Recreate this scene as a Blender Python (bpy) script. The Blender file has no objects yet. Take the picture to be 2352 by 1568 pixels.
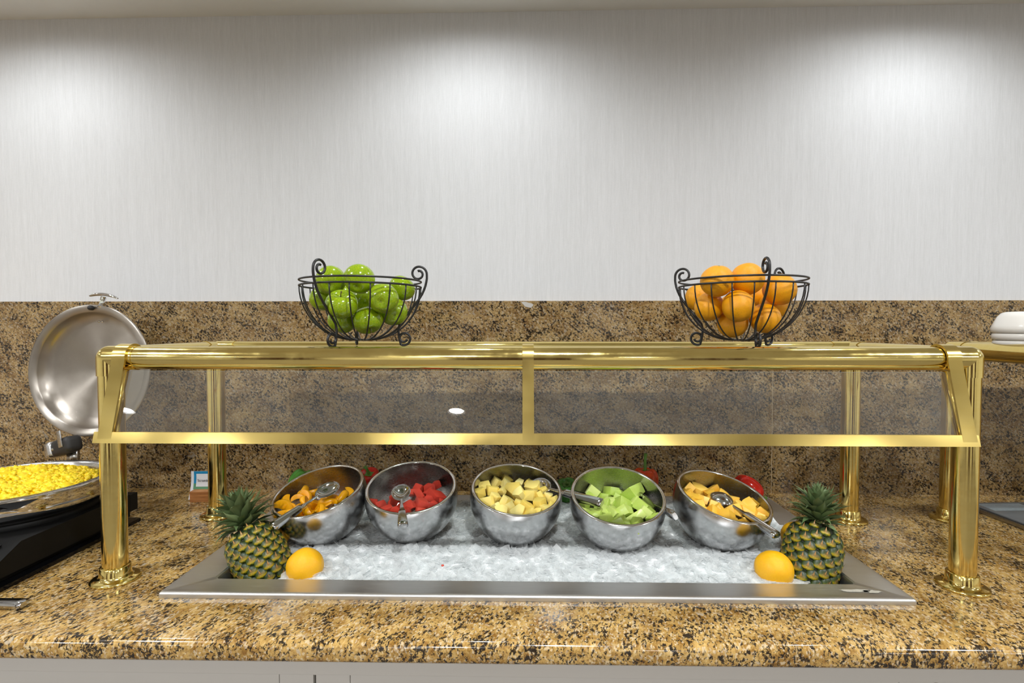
import bpy, bmesh, math, random
import numpy as np
from mathutils import Vector, Matrix, Euler, noise

SC = bpy.context.scene
COL = SC.collection
PI = math.pi

# ------------------------------------------------------------------ camera
cam_d = bpy.data.cameras.new('camera')
cam_d.sensor_width = 36.0
cam_d.lens = 1200.0 / 2352.0 * 36.0
cam_d.clip_start = .02
cam = bpy.data.objects.new('camera', cam_d)
COL.objects.link(cam)
cam.location = (0, 0, .566)
cam.rotation_euler = (PI / 2 - .0291535, 0, .0183313)
SC.camera = cam

# ------------------------------------------------------------------ world, exposure
W = bpy.data.worlds.new('world'); SC.world = W; W.use_nodes = True
W.node_tree.nodes['Background'].inputs[0].default_value = (.9, .88, .84, 1)
W.node_tree.nodes['Background'].inputs[1].default_value = .35
SC.view_settings.view_transform = 'Standard'
SC.view_settings.look = 'None'
SC.view_settings.gamma = 1
SC.view_settings.use_curve_mapping = False
SC.view_settings.exposure = 0.10
SC.cycles.use_denoising = True
SC.cycles.max_bounces = 10
SC.cycles.transparent_max_bounces = 24
SC.cycles.sample_clamp_indirect = 6
SC.cycles.caustics_reflective = False
SC.cycles.caustics_refractive = False

# lamps of the room: recessed downlights (x, y, watts)
CEIL = 1.624
WASH = [(x, 1.345, 15.5) for x in (-4.46, -3.03, -1.60, -.17, 1.26, 2.69, 4.1)]
ROOM = [(-3.08, -1.58, 31.), (-.50, -1.58, 31.), (3.6, -1.8, 26.),
        (-1.75, .10, 27.), (.20, .10, 27.), (2.0, .10, 27.), (-3.7, .10, 22.), (4.0, .10, 22.),
        (-3.4, -3.5, 32.), (-1.1, -3.5, 32.), (1.3, -3.5, 32.), (3.6, -3.5, 28.)]  # rear row added out of view to give the room general light
LAMP_COL = (.965, .985, 1.0)
WASH_COL = (.93, .97, 1.0)

# ------------------------------------------------------------------ helpers
def link(o, parent=None):
    COL.objects.link(o)
    if parent is not None: o.parent = parent
    return o

def mesh_obj(name, verts, faces, mat=None, parent=None, smooth=True, loc=(0, 0, 0)):
    me = bpy.data.meshes.new(name)
    me.from_pydata([tuple(v) for v in verts], [], [tuple(f) for f in faces])
    me.update()
    if smooth: me.polygons.foreach_set('use_smooth', [True] * len(me.polygons))
    if mat is not None:
        for m in (mat if isinstance(mat, (list, tuple)) else [mat]): me.materials.append(m)
    o = bpy.data.objects.new(name, me)
    o.location = loc
    return link(o, parent)

def bm_obj(name, bm, mat=None, parent=None, smooth=True, loc=(0, 0, 0), angle=None):
    me = bpy.data.meshes.new(name)
    bmesh.ops.recalc_face_normals(bm, faces=bm.faces)
    bm.to_mesh(me); bm.free()
    if smooth: me.polygons.foreach_set('use_smooth', [True] * len(me.polygons))
    if mat is not None:
        for m in (mat if isinstance(mat, (list, tuple)) else [mat]): me.materials.append(m)
    o = bpy.data.objects.new(name, me)
    o.location = loc
    if angle is not None: me.set_sharp_from_angle(angle=angle)
    return link(o, parent)

def empty(name, loc=(0, 0, 0), rot=(0, 0, 0), parent=None):
    o = bpy.data.objects.new(name, None)
    o.empty_display_size = .02
    o.location = loc; o.rotation_euler = rot
    return link(o, parent)

def tag(o, label=None, cat=None, group=None, kind=None):
    if label: o['label'] = label
    if cat: o['category'] = cat
    if group: o['group'] = group
    if kind: o['kind'] = kind
    return o

def box(bm, x0, x1, y0, y1, z0, z1, bevel=0, seg=2, M=None):
    r = bmesh.ops.create_cube(bm, size=1)
    vs = r['verts']
    for v in vs:
        v.co = Vector(((x0 + x1) / 2 + v.co.x * (x1 - x0), (y0 + y1) / 2 + v.co.y * (y1 - y0), (z0 + z1) / 2 + v.co.z * (z1 - z0)))
    if M is not None:
        for v in vs: v.co = M @ v.co
    if bevel > 0:
        es = list({e for v in vs for e in v.link_edges})
        bmesh.ops.bevel(bm, geom=es, offset=bevel, segments=seg, affect='EDGES', profile=.6)

def bx_obj(name, dims, mat, parent=None, bevel=0, seg=2, smooth=None):
    bm = bmesh.new(); box(bm, *dims, bevel=bevel, seg=seg)
    return bm_obj(name, bm, mat, parent, smooth=False if smooth is None else smooth, angle=math.radians(40) if smooth else None)

def lathe_data(prof, n=48, M=None, ang=2 * PI):
    """prof: list of (r, z)."""
    V = []; F = []
    full = abs(ang - 2 * PI) < 1e-6
    cols = n if full else n + 1
    for r, z in prof:
        for k in range(cols):
            a = ang * k / n
            V.append(Vector((r * math.cos(a), r * math.sin(a), z)))
    for i in range(len(prof) - 1):
        for k in range(n):
            k2 = (k + 1) % cols
            F.append((i * cols + k, i * cols + k2, (i + 1) * cols + k2, (i + 1) * cols + k))
    if M is not None: V = [M @ v for v in V]
    return V, F

def lathe(name, prof, mat, parent=None, n=48, M=None, loc=(0, 0, 0)):
    V, F = lathe_data(prof, n, M)
    o = mesh_obj(name, V, F, mat, parent, loc=loc)
    bm = bmesh.new(); bm.from_mesh(o.data)
    bmesh.ops.remove_doubles(bm, verts=bm.verts, dist=1e-6)
    bmesh.ops.recalc_face_normals(bm, faces=bm.faces)
    bm.to_mesh(o.data); bm.free()
    o.data.polygons.foreach_set('use_smooth', [True] * len(o.data.polygons))
    return o

def tube_data(pts, rad, n=10, closed=False, cap=True):
    pts = [Vector(p) for p in pts]
    N = len(pts)
    rads = rad if isinstance(rad, (list, tuple)) else [rad] * N
    V = []; F = []
    t0 = (pts[1] - pts[0]).normalized()
    up = Vector((0, 0, 1)) if abs(t0.z) < .9 else Vector((1, 0, 0))
    nrm = (up - t0 * up.dot(t0)).normalized()
    for i in range(N):
        if closed: t = (pts[(i + 1) % N] - pts[i - 1]).normalized()
        else: t = (pts[min(i + 1, N - 1)] - pts[max(i - 1, 0)]).normalized()
        nrm = (nrm - t * nrm.dot(t)).normalized()
        b = t.cross(nrm)
        for k in range(n):
            a = 2 * PI * k / n
            V.append(pts[i] + (nrm * math.cos(a) + b * math.sin(a)) * rads[i])
    for i in range(N if closed else N - 1):
        j = (i + 1) % N
        for k in range(n):
            F.append((i * n + k, i * n + (k + 1) % n, j * n + (k + 1) % n, j * n + k))
    if cap and not closed:
        F.append(tuple(range(n - 1, -1, -1))); F.append(tuple((N - 1) * n + k for k in range(n)))
    return V, F

def tube(name, pts, rad, mat, parent=None, n=10, closed=False, cap=True):
    V, F = tube_data(pts, rad, n, closed, cap)
    return mesh_obj(name, V, F, mat, parent)

def join_data(*ds):
    V = []; F = []
    for v, f in ds:
        o = len(V); V += list(v); F += [tuple(i + o for i in q) for q in f]
    return V, F

def copy_obj(o, parent=None):
    c = o.copy(); COL.objects.link(c)
    if parent is not None: c.parent = parent
    return c

def copy_tree(o, parent=None):
    c = copy_obj(o, parent)
    for ch in list(o.children): copy_tree(ch, c)
    return c

# ------------------------------------------------------------------ materials
class NT:
    def __init__(s, name):
        s.m = bpy.data.materials.new(name); s.m.use_nodes = True
        s.t = s.m.node_tree; s.n = s.t.nodes; s.l = s.t.links
        s.b = s.n['Principled BSDF']; s.out = s.n['Material Output']
    def new(s, typ, **kw):
        x = s.n.new(typ)
        for k, v in kw.items(): setattr(x, k, v)
        return x
    def link(s, a, b): s.l.new(a, b)
    def set(s, **kw):
        for k, v in kw.items():
            i = s.b.inputs[k.replace('_', ' ')]
            i.default_value = v if not (isinstance(v, tuple) and len(v) == 3) else (*v, 1)
        return s
    def coords(s, scale=(1, 1, 1), rot=(0, 0, 0), kind='Object', loc=(0, 0, 0)):
        tc = s.new('ShaderNodeTexCoord'); mp = s.new('ShaderNodeMapping')
        mp.inputs['Scale'].default_value = scale; mp.inputs['Rotation'].default_value = rot; mp.inputs['Location'].default_value = loc
        s.link(tc.outputs[kind], mp.inputs['Vector']); return mp.outputs['Vector']
    def noise(s, vec, scale, detail=4, rough=.55, dist=0.):
        x = s.new('ShaderNodeTexNoise'); s.link(vec, x.inputs['Vector'])
        x.inputs['Scale'].default_value = scale; x.inputs['Detail'].default_value = detail
        x.inputs['Roughness'].default_value = rough; x.inputs['Distortion'].default_value = dist
        return x.outputs['Fac']
    def ramp(s, fac, stops, interp='LINEAR'):
        x = s.new('ShaderNodeValToRGB'); s.link(fac, x.inputs['Fac'])
        x.color_ramp.interpolation = interp
        e = x.color_ramp.elements
        while len(e) < len(stops): e.new(.5)
        for i, (p, c) in enumerate(stops):
            e[i].position = p; e[i].color = (c, c, c, 1) if not isinstance(c, tuple) else (*c, 1)
        return x.outputs['Color']
    def mix(s, fac, a, b, mode='MIX'):
        x = s.new('ShaderNodeMix', data_type='RGBA', blend_type=mode)
        if isinstance(fac, (int, float)): x.inputs[0].default_value = fac
        else: s.link(fac, x.inputs[0])
        for v, i in ((a, 6), (b, 7)):
            if isinstance(v, tuple): x.inputs[i].default_value = (*v, 1)
            else: s.link(v, x.inputs[i])
        return x.outputs[2]
    def bump(s, h, strength=.3, dist=.001):
        x = s.new('ShaderNodeBump'); s.link(h, x.inputs['Height'])
        x.inputs['Strength'].default_value = strength; x.inputs['Distance'].default_value = dist
        s.link(x.outputs['Normal'], s.b.inputs['Normal']); return x
    def col(s, c): s.link(c, s.b.inputs['Base Color'])

def srgb(r, g, b):
    f = lambda c: (c / 255 / 12.92) if c / 255 <= .04045 else ((c / 255 + .055) / 1.055) ** 2.4
    return (f(r), f(g), f(b))

def plain(name, c, rough=.5, metal=0., spec=.5, var=.0, vs=30.):
    t = NT(name)
    t.set(Base_Color=c, Roughness=rough, Metallic=metal)
    t.b.inputs['Specular IOR Level'].default_value = spec
    if var > 0:
        v = t.coords(); n = t.noise(v, vs, 4)
        t.col(t.mix(n, tuple(x * (1 - var) for x in c), tuple(min(1, x * (1 + var)) for x in c)))
    return t.m

def granite(name, direction, stretch, dark=1.0, warm=1.0, g=1.8):
    t = NT(name)
    v0 = t.coords(rot=direction)
    mp = t.new('ShaderNodeMapping'); mp.inputs['Scale'].default_value = stretch; t.link(v0, mp.inputs['Vector']); v = mp.outputs['Vector']
    vi = t.coords()
    big = t.noise(v, 16, 5, .6, .4)
    med = t.noise(v, 55 * g, 5, .65, .6)
    base = t.ramp(med, [(.30, srgb(112, 80, 42)), (.43, srgb(172, 136, 78)), (.55, srgb(206, 174, 112)), (.68, srgb(224, 204, 158))])
    br = t.ramp(big, [(.40, srgb(128, 88, 48)), (.58, srgb(216, 180, 122))])
    c = t.mix(.48, base, br)
    # separate crystals
    vo = t.new('ShaderNodeTexVoronoi'); vo.inputs['Scale'].default_value = 120 * g; t.link(v, vo.inputs['Vector'])
    sep = t.new('ShaderNodeSeparateColor'); t.link(vo.outputs['Color'], sep.inputs[0])
    cr = t.ramp(sep.outputs[0], [(.0, .0), (.80, .0), (.82, 1.), (1., 1.)])
    c = t.mix(t.mix(.45, cr, (0, 0, 0)), c, srgb(228, 212, 184))
    rd = t.ramp(sep.outputs[1], [(0., 0.), (.86, 0.), (.88, 1.), (1., 1.)])
    c = t.mix(t.mix(.62, rd, (0, 0, 0)), c, srgb(120, 76, 46))
    # dark mica veins and flecks
    n1 = t.noise(v, 66 * g, 6, .72, .35)
    n2 = t.noise(v, 24, 4, .6, .8)
    m = t.new('ShaderNodeMath', operation='MULTIPLY_ADD'); t.link(n2, m.inputs[0]); m.inputs[1].default_value = .42; t.link(n1, m.inputs[2])
    dk = t.ramp(m.outputs[0], [(.640, .97), (.690, 0.)])
    dk2 = t.ramp(dk, [(0., 0.), (1., 1.)])
    c = t.mix(dk2, c, srgb(33, 29, 27))
    fl = t.noise(vi, 330, 3, .6)
    f2 = t.ramp(fl, [(.30, .8), (.37, 0.)])
    c = t.mix(f2, c, srgb(70, 52, 40))
    wh = t.noise(v, 34, 3, .5, .5)
    w2 = t.ramp(wh, [(.68, 0.), (.72, .7)])
    c = t.mix(w2, c, srgb(196, 184, 164))
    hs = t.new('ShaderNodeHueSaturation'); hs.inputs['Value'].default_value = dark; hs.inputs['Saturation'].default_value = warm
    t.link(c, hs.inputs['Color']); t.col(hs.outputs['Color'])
    t.set(Roughness=.13); t.b.inputs['Specular IOR Level'].default_value = .5
    return t.m

M_counter = granite('polished_granite', (0, 0, math.radians(16)), (1.25, .72, 1.0), .88, 1.08, 2.0)
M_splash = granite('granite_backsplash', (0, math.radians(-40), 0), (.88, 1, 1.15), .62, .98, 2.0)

def m_wallpaper():
    t = NT('woven_wallpaper')
    v = t.coords(scale=(520, 520, 22)); n = t.noise(v, 1.0, 3, .6)
    v2 = t.coords(scale=(200, 200, 700)); n2 = t.noise(v2, 1.0, 2, .5)
    v3 = t.coords(scale=(120, 120, 5)); n3 = t.noise(v3, 1.0, 2, .5)
    a = t.mix(.28, n, n2); a = t.mix(.3, a, n3)
    t.col(t.ramp(a, [(.3, srgb(211, 211, 211)), (.7, srgb(228, 228, 229))]))
    t.set(Roughness=.85); t.b.inputs['Specular IOR Level'].default_value = .2
    t.bump(a, .18, .001)
    return t.m
M_wallpaper = m_wallpaper()
M_ceiling = plain('ceiling_paint', srgb(232, 231, 226), .9, spec=.2, var=.02)
M_cabinet = plain('white_lacquer_wood', srgb(214, 210, 204), .45, var=.03, vs=4)
M_gap = plain('dark_gap', (.008, .006, .005), .9)

def m_brass():
    t = NT('polished_brass')
    v = t.coords(scale=(6, 60, 60)); n = t.noise(v, 2.0, 4)
    t.col(t.mix(n, srgb(232, 204, 118), srgb(242, 222, 146)))
    t.set(Metallic=1.0)
    n2 = t.noise(t.coords(), 28, 5, .65)
    t.link(t.ramp(n2, [(.35, .07), (.75, .22)]), t.b.inputs['Roughness'])
    return t.m
M_brass = m_brass()
def m_brass_bar():
    t = NT('brushed_brass')
    v = t.coords(scale=(1, 20, 20)); n = t.noise(v, 2.0, 3)
    t.col(t.mix(n, srgb(228, 198, 112), srgb(238, 214, 134)))
    t.set(Metallic=1.0)
    t.link(t.ramp(t.noise(t.coords(), 9, 3), [(.3, .14), (.75, .24)]), t.b.inputs['Roughness'])
    return t.m
M_brassbar = m_brass_bar()

def m_steel(name, c=(.62, .61, .60), r0=.16, r1=.34, scale=(3, 60, 60), bump=0.):
    t = NT(name)
    v = t.coords(scale=scale); n = t.noise(v, 5.0, 5, .6)
    t.col(t.mix(n, tuple(x * .86 for x in c), tuple(min(1, x * 1.1) for x in c)))
    t.set(Metallic=1.0)
    t.link(t.ramp(n, [(.3, r0), (.75, r1)]), t.b.inputs['Roughness'])
    if bump > 0: t.bump(n, bump, .0006)
    return t.m
M_steel = m_steel('brushed_steel')
M_bowl_in = m_steel('bowl_brushed_inside', (.54, .53, .51), .20, .32, (30, 30, 220))
def m_bowl_out():
    t = NT('bowl_satin_outside')
    v = t.coords(); n = t.noise(v, 28, 5, .65)
    t.col(t.mix(n, (.42, .42, .42), (.58, .58, .58)))
    t.set(Metallic=1.0)
    t.link(t.ramp(n, [(.35, .14), (.7, .30)]), t.b.inputs['Roughness'])
    n2 = t.noise(v, 220, 3, .6)
    t.bump(n2, .12, .0006)
    return t.m
M_bowl_out = m_bowl_out()
M_chrome = m_steel('polished_steel', (.68, .67, .66), .04, .10)
M_spoon = m_steel('spoon_steel', (.52, .52, .52), .08, .18, (40, 40, 40))
M_iron = plain('black_wrought_iron', (.012, .011, .011), .38, spec=.5)
M_black = plain('black_enamel', (.004, .004, .004), .5, spec=.2, var=.2)
M_blackgloss = plain('black_gloss', (.004, .004, .005), .12, spec=.35)
M_rubber = plain('black_plastic', (.014, .013, .013), .5)
M_china = plain('white_china', srgb(240, 236, 228), .14, spec=.6)

def m_glass(name, tint=(.93, .95, .93), ior=1.5, haze=0.):
    t = NT(name); t.n.remove(t.b)
    tr = t.new('ShaderNodeBsdfTransparent'); tr.inputs[0].default_value = (*tint, 1)
    gl = t.new('ShaderNodeBsdfGlossy'); gl.inputs['Roughness'].default_value = 0.0
    gl.inputs[0].default_value = (1, 1, 1, 1)
    fr = t.new('ShaderNodeFresnel'); fr.inputs[0].default_value = ior
    m1 = t.new('ShaderNodeMixShader'); t.link(fr.outputs[0], m1.inputs[0]); t.link(tr.outputs[0], m1.inputs[1]); t.link(gl.outputs[0], m1.inputs[2])
    if haze > 0:
        df = t.new('ShaderNodeBsdfDiffuse'); df.inputs[0].default_value = (.8, .8, .78, 1)
        n = t.noise(t.coords(scale=(3, 3, 14)), 3., 4)
        f = t.ramp(n, [(.3, haze * .5), (.8, haze)])
        m2 = t.new('ShaderNodeMixShader'); t.link(f, m2.inputs[0]); t.link(m1.outputs[0], m2.inputs[1]); t.link(df.outputs[0], m2.inputs[2])
        t.link(m2.outputs[0], t.out.inputs[0])
    else: t.link(m1.outputs[0], t.out.inputs[0])
    return t.m
M_glass = m_glass('clear_glass', haze=.07)
M_shelfglass = m_glass('shelf_glass', (.86, .93, .88))

def m_icebed():
    t = NT('packed_ice'); v = t.coords(); n = t.noise(v, 60, 5, .6)
    t.col(t.ramp(n, [(.3, srgb(222, 225, 226)), (.7, srgb(246, 247, 247))]))
    t.set(Roughness=.25); t.bump(n, .5, .003)
    t.b.inputs['Subsurface Weight'].default_value = 0.0
    return t.m
M_icebed = m_icebed()
def m_flake():
    t = NT('ice_flake'); v = t.coords()
    t.set(Base_Color=(.92, .93, .93), Roughness=.16)
    t.b.inputs['Specular IOR Level'].default_value = .35
    tl = t.new('ShaderNodeBsdfTranslucent'); tl.inputs[0].default_value = (.93, .94, .94, 1)
    m0 = t.new('ShaderNodeMixShader'); m0.inputs[0].default_value = .45; t.link(t.b.outputs[0], m0.inputs[1]); t.link(tl.outputs[0], m0.inputs[2])
    tr = t.new('ShaderNodeBsdfTransparent'); tr.inputs[0].default_value = (.985, .99, .99, 1)
    n = t.noise(v, 50, 3)
    f = t.ramp(n, [(.3, .45), (.7, .78)])
    mx = t.new('ShaderNodeMixShader'); t.link(f, mx.inputs[0]); t.link(m0.outputs[0], mx.inputs[1]); t.link(tr.outputs[0], mx.inputs[2])
    t.link(mx.outputs[0], t.out.inputs[0])
    return t.m
M_flake = m_flake()

def m_fruit(name, c0, c1, scale=60, rough=.3, bump=.2, sss=.15, bscale=None, c2=None):
    t = NT(name); v = t.coords()
    n = t.noise(v, scale, 4, .6, .3)
    oi = t.new('ShaderNodeObjectInfo')
    c = t.ramp(n, [(.32, c0), (.68, c1)])
    if c2 is not None:
        c = t.mix(t.ramp(oi.outputs['Random'], [(.35, 0.), (1., .85)]), c, c2)
    hs = t.new('ShaderNodeHueSaturation')
    mr = t.new('ShaderNodeMapRange'); t.link(oi.outputs['Random'], mr.inputs[0]); mr.inputs[3].default_value = .9; mr.inputs[4].default_value = 1.1
    t.link(mr.outputs[0], hs.inputs['Value']); t.link(c, hs.inputs['Color'])
    t.col(hs.outputs['Color'])
    t.set(Roughness=rough)
    t.b.inputs['Subsurface Weight'].default_value = sss
    t.b.inputs['Subsurface Radius'].default_value = (1.0, .6, .3)
    t.b.inputs['Subsurface Scale'].default_value = .006
    nb = t.noise(v, bscale or scale * 5, 4, .65)
    t.bump(nb, bump, .001)
    return t.m
M_peach = m_fruit('peach_flesh', srgb(230, 148, 3), srgb(248, 184, 16), 40, .22, .12)
M_melon_r = m_fruit('watermelon_flesh', srgb(196, 30, 18), srgb(232, 78, 52), 130, .2, .9, bscale=420, c2=srgb(216, 84, 66))
M_pine_f = m_fruit('pineapple_flesh', srgb(246, 206, 70), srgb(253, 232, 132), 70, .32, .35, c2=srgb(252, 236, 160))
M_honey = m_fruit('honeydew_flesh', srgb(166, 200, 62), srgb(210, 226, 122), 32, .22, .1, c2=srgb(216, 226, 140))
M_canta = m_fruit('cantaloupe_flesh', srgb(250, 182, 30), srgb(254, 206, 84), 45, .28, .15, c2=srgb(254, 208, 100))

def m_apple():
    t = NT('green_apple_skin'); v = t.coords()
    n = t.noise(v, 16, 3, .5, .4)
    c = t.ramp(n, [(.3, srgb(118, 154, 14)), (.55, srgb(146, 172, 20)), (.78, srgb(188, 184, 36))])
    vo = t.new('ShaderNodeTexVoronoi'); vo.inputs['Scale'].default_value = 320; t.link(v, vo.inputs['Vector'])
    sp = t.ramp(vo.outputs['Distance'], [(.0, .35), (.12, 0.)])
    c = t.mix(sp, c, srgb(206, 216, 120))
    t.col(c); t.set(Roughness=.16); t.b.inputs['Coat Weight'].default_value = .4; t.b.inputs['Coat Roughness'].default_value = .05
    t.b.inputs['Subsurface Weight'].default_value = .08; t.b.inputs['Subsurface Scale'].default_value = .004
    return t.m
M_apple = m_apple()
def m_citrus(name, a, b, c2=None):
    t = NT(name); v = t.coords()
    n = t.noise(v, 22, 4, .6)
    c = t.ramp(n, [(.3, a), (.7, b)])
    if c2 is not None:
        n3 = t.noise(v, 12, 3, .5); c = t.mix(t.ramp(n3, [(.60, 0.), (.78, .7)]), c, c2)
    t.col(c); t.set(Roughness=.33)
    nb = t.noise(v, 520, 2, .5); t.bump(nb, .35, .0012)
    return t.m
M_orange = m_citrus('orange_peel', srgb(234, 148, 0), srgb(246, 176, 4), srgb(176, 152, 14))
M_citrus = m_citrus('yellow_citrus_peel', srgb(244, 172, 0), srgb(252, 194, 2))
M_stem = plain('dry_stem', srgb(96, 76, 40), .8)
M_greenstem = plain('green_stem', srgb(96, 140, 52), .5, var=.15)
M_redp = m_fruit('red_pepper_skin', srgb(196, 20, 14), srgb(226, 40, 22), 20, .12, .02, .05)
M_orp = m_fruit('orange_red_pepper_skin', srgb(220, 58, 18), srgb(236, 84, 26), 20, .12, .02, .05)
M_grp = m_fruit('green_pepper_skin', srgb(44, 112, 30), srgb(84, 150, 52), 24, .12, .02, .05)

def m_fruitlet():
    t = NT('pineapple_rind'); 
    tc = t.new('ShaderNodeTexCoord'); sx = t.new('ShaderNodeSeparateXYZ'); t.link(tc.outputs['Object'], sx.inputs[0])
    n = t.noise(tc.outputs['Object'], 180, 4, .6)
    ma = t.new('ShaderNodeMath', operation='MULTIPLY_ADD'); t.link(n, ma.inputs[0]); ma.inputs[1].default_value = .010; t.link(sx.outputs['Y'], ma.inputs[2])
    mr = t.new('ShaderNodeMapRange'); t.link(ma.outputs[0], mr.inputs[0]); mr.inputs[1].default_value = -.007; mr.inputs[2].default_value = .015
    c = t.ramp(mr.outputs[0], [(.0, srgb(30, 44, 14)), (.12, srgb(108, 116, 14)), (.26, srgb(186, 158, 16)), (.38, srgb(112, 112, 22)), (.50, srgb(52, 70, 28)), (1., srgb(34, 46, 28))])
    # brown papery centre
    mz = t.new('ShaderNodeMapRange'); t.link(sx.outputs['Z'], mz.inputs[0]); mz.inputs[1].default_value = .0036; mz.inputs[2].default_value = .0062
    c = t.mix(mz.outputs[0], c, srgb(186, 140, 84))
    t.col(c); t.set(Roughness=.42)
    return t.m
M_fruitlet = m_fruitlet()
M_rindbase = plain('pineapple_rind_groove', srgb(30, 36, 14), .6)
def m_leaf():
    t = NT('pineapple_leaf'); v = t.coords(scale=(600, 20, 20)); n = t.noise(v, 1., 3)
    oi = t.new('ShaderNodeObjectInfo')
    a = t.mix(oi.outputs['Random'], srgb(74, 98, 56), srgb(112, 134, 84))
    b = t.mix(oi.outputs['Random'], srgb(104, 126, 80), srgb(152, 166, 120))
    t.col(t.mix(n, a, b)); t.set(Roughness=.45)
    return t.m
M_leaf = m_leaf()
def m_egg():
    t = NT('scrambled_egg'); v = t.coords(); n = t.noise(v, 70, 5, .6, .4)
    t.col(t.ramp(n, [(.3, srgb(244, 196, 0)), (.6, srgb(252, 220, 30)), (.8, srgb(254, 232, 110))]))
    t.set(Roughness=.35); t.b.inputs['Subsurface Weight'].default_value = .2; t.b.inputs['Subsurface Scale'].default_value = .005
    t.bump(t.noise(v, 240, 4), .4, .001)
    return t.m
M_egg = m_egg()
def m_bamboo():
    t = NT('bamboo'); v = t.coords(scale=(20, 20, 260)); n = t.noise(v, 1., 3)
    t.col(t.ramp(n, [(.3, srgb(150, 92, 46)), (.7, srgb(198, 136, 78))])); t.set(Roughness=.5); return t.m
M_bamboo = m_bamboo()

# ---- positions of the heaped fruit (x, y, z, size)
APPLES = [(-0.3957, 1.27, 0.6805, 0.0375), (-0.4749, 1.2956, 0.6796, 0.037), (-0.4306, 1.2451, 0.6181, 0.038), (-0.3352, 1.2615, 0.6329, 0.037), (-0.3131, 1.3629, 0.6649, 0.035), (-0.5115, 1.342, 0.6385, 0.035), (-0.4513, 1.3037, 0.5792, 0.035), (-0.3811, 1.2876, 0.5811, 0.037), (-0.3272, 1.3318, 0.6027, 0.036), (-0.4124, 1.37, 0.6313, 0.036), (-0.4821, 1.4054, 0.6425, 0.035)]
ORANGES = [(0.468, 1.2628, 0.6741, 0.039), (0.5453, 1.2757, 0.6798, 0.039), (0.6285, 1.2882, 0.6553, 0.039), (0.5144, 1.2515, 0.6136, 0.038), (0.4651, 1.3077, 0.6142, 0.036), (0.5254, 1.314, 0.5736, 0.037), (0.5949, 1.2902, 0.5857, 0.037), (0.6448, 1.3507, 0.6192, 0.035), (0.6235, 1.4105, 0.651, 0.036), (0.4662, 1.39, 0.6418, 0.035), (0.5612, 1.3986, 0.6189, 0.035)]
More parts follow.
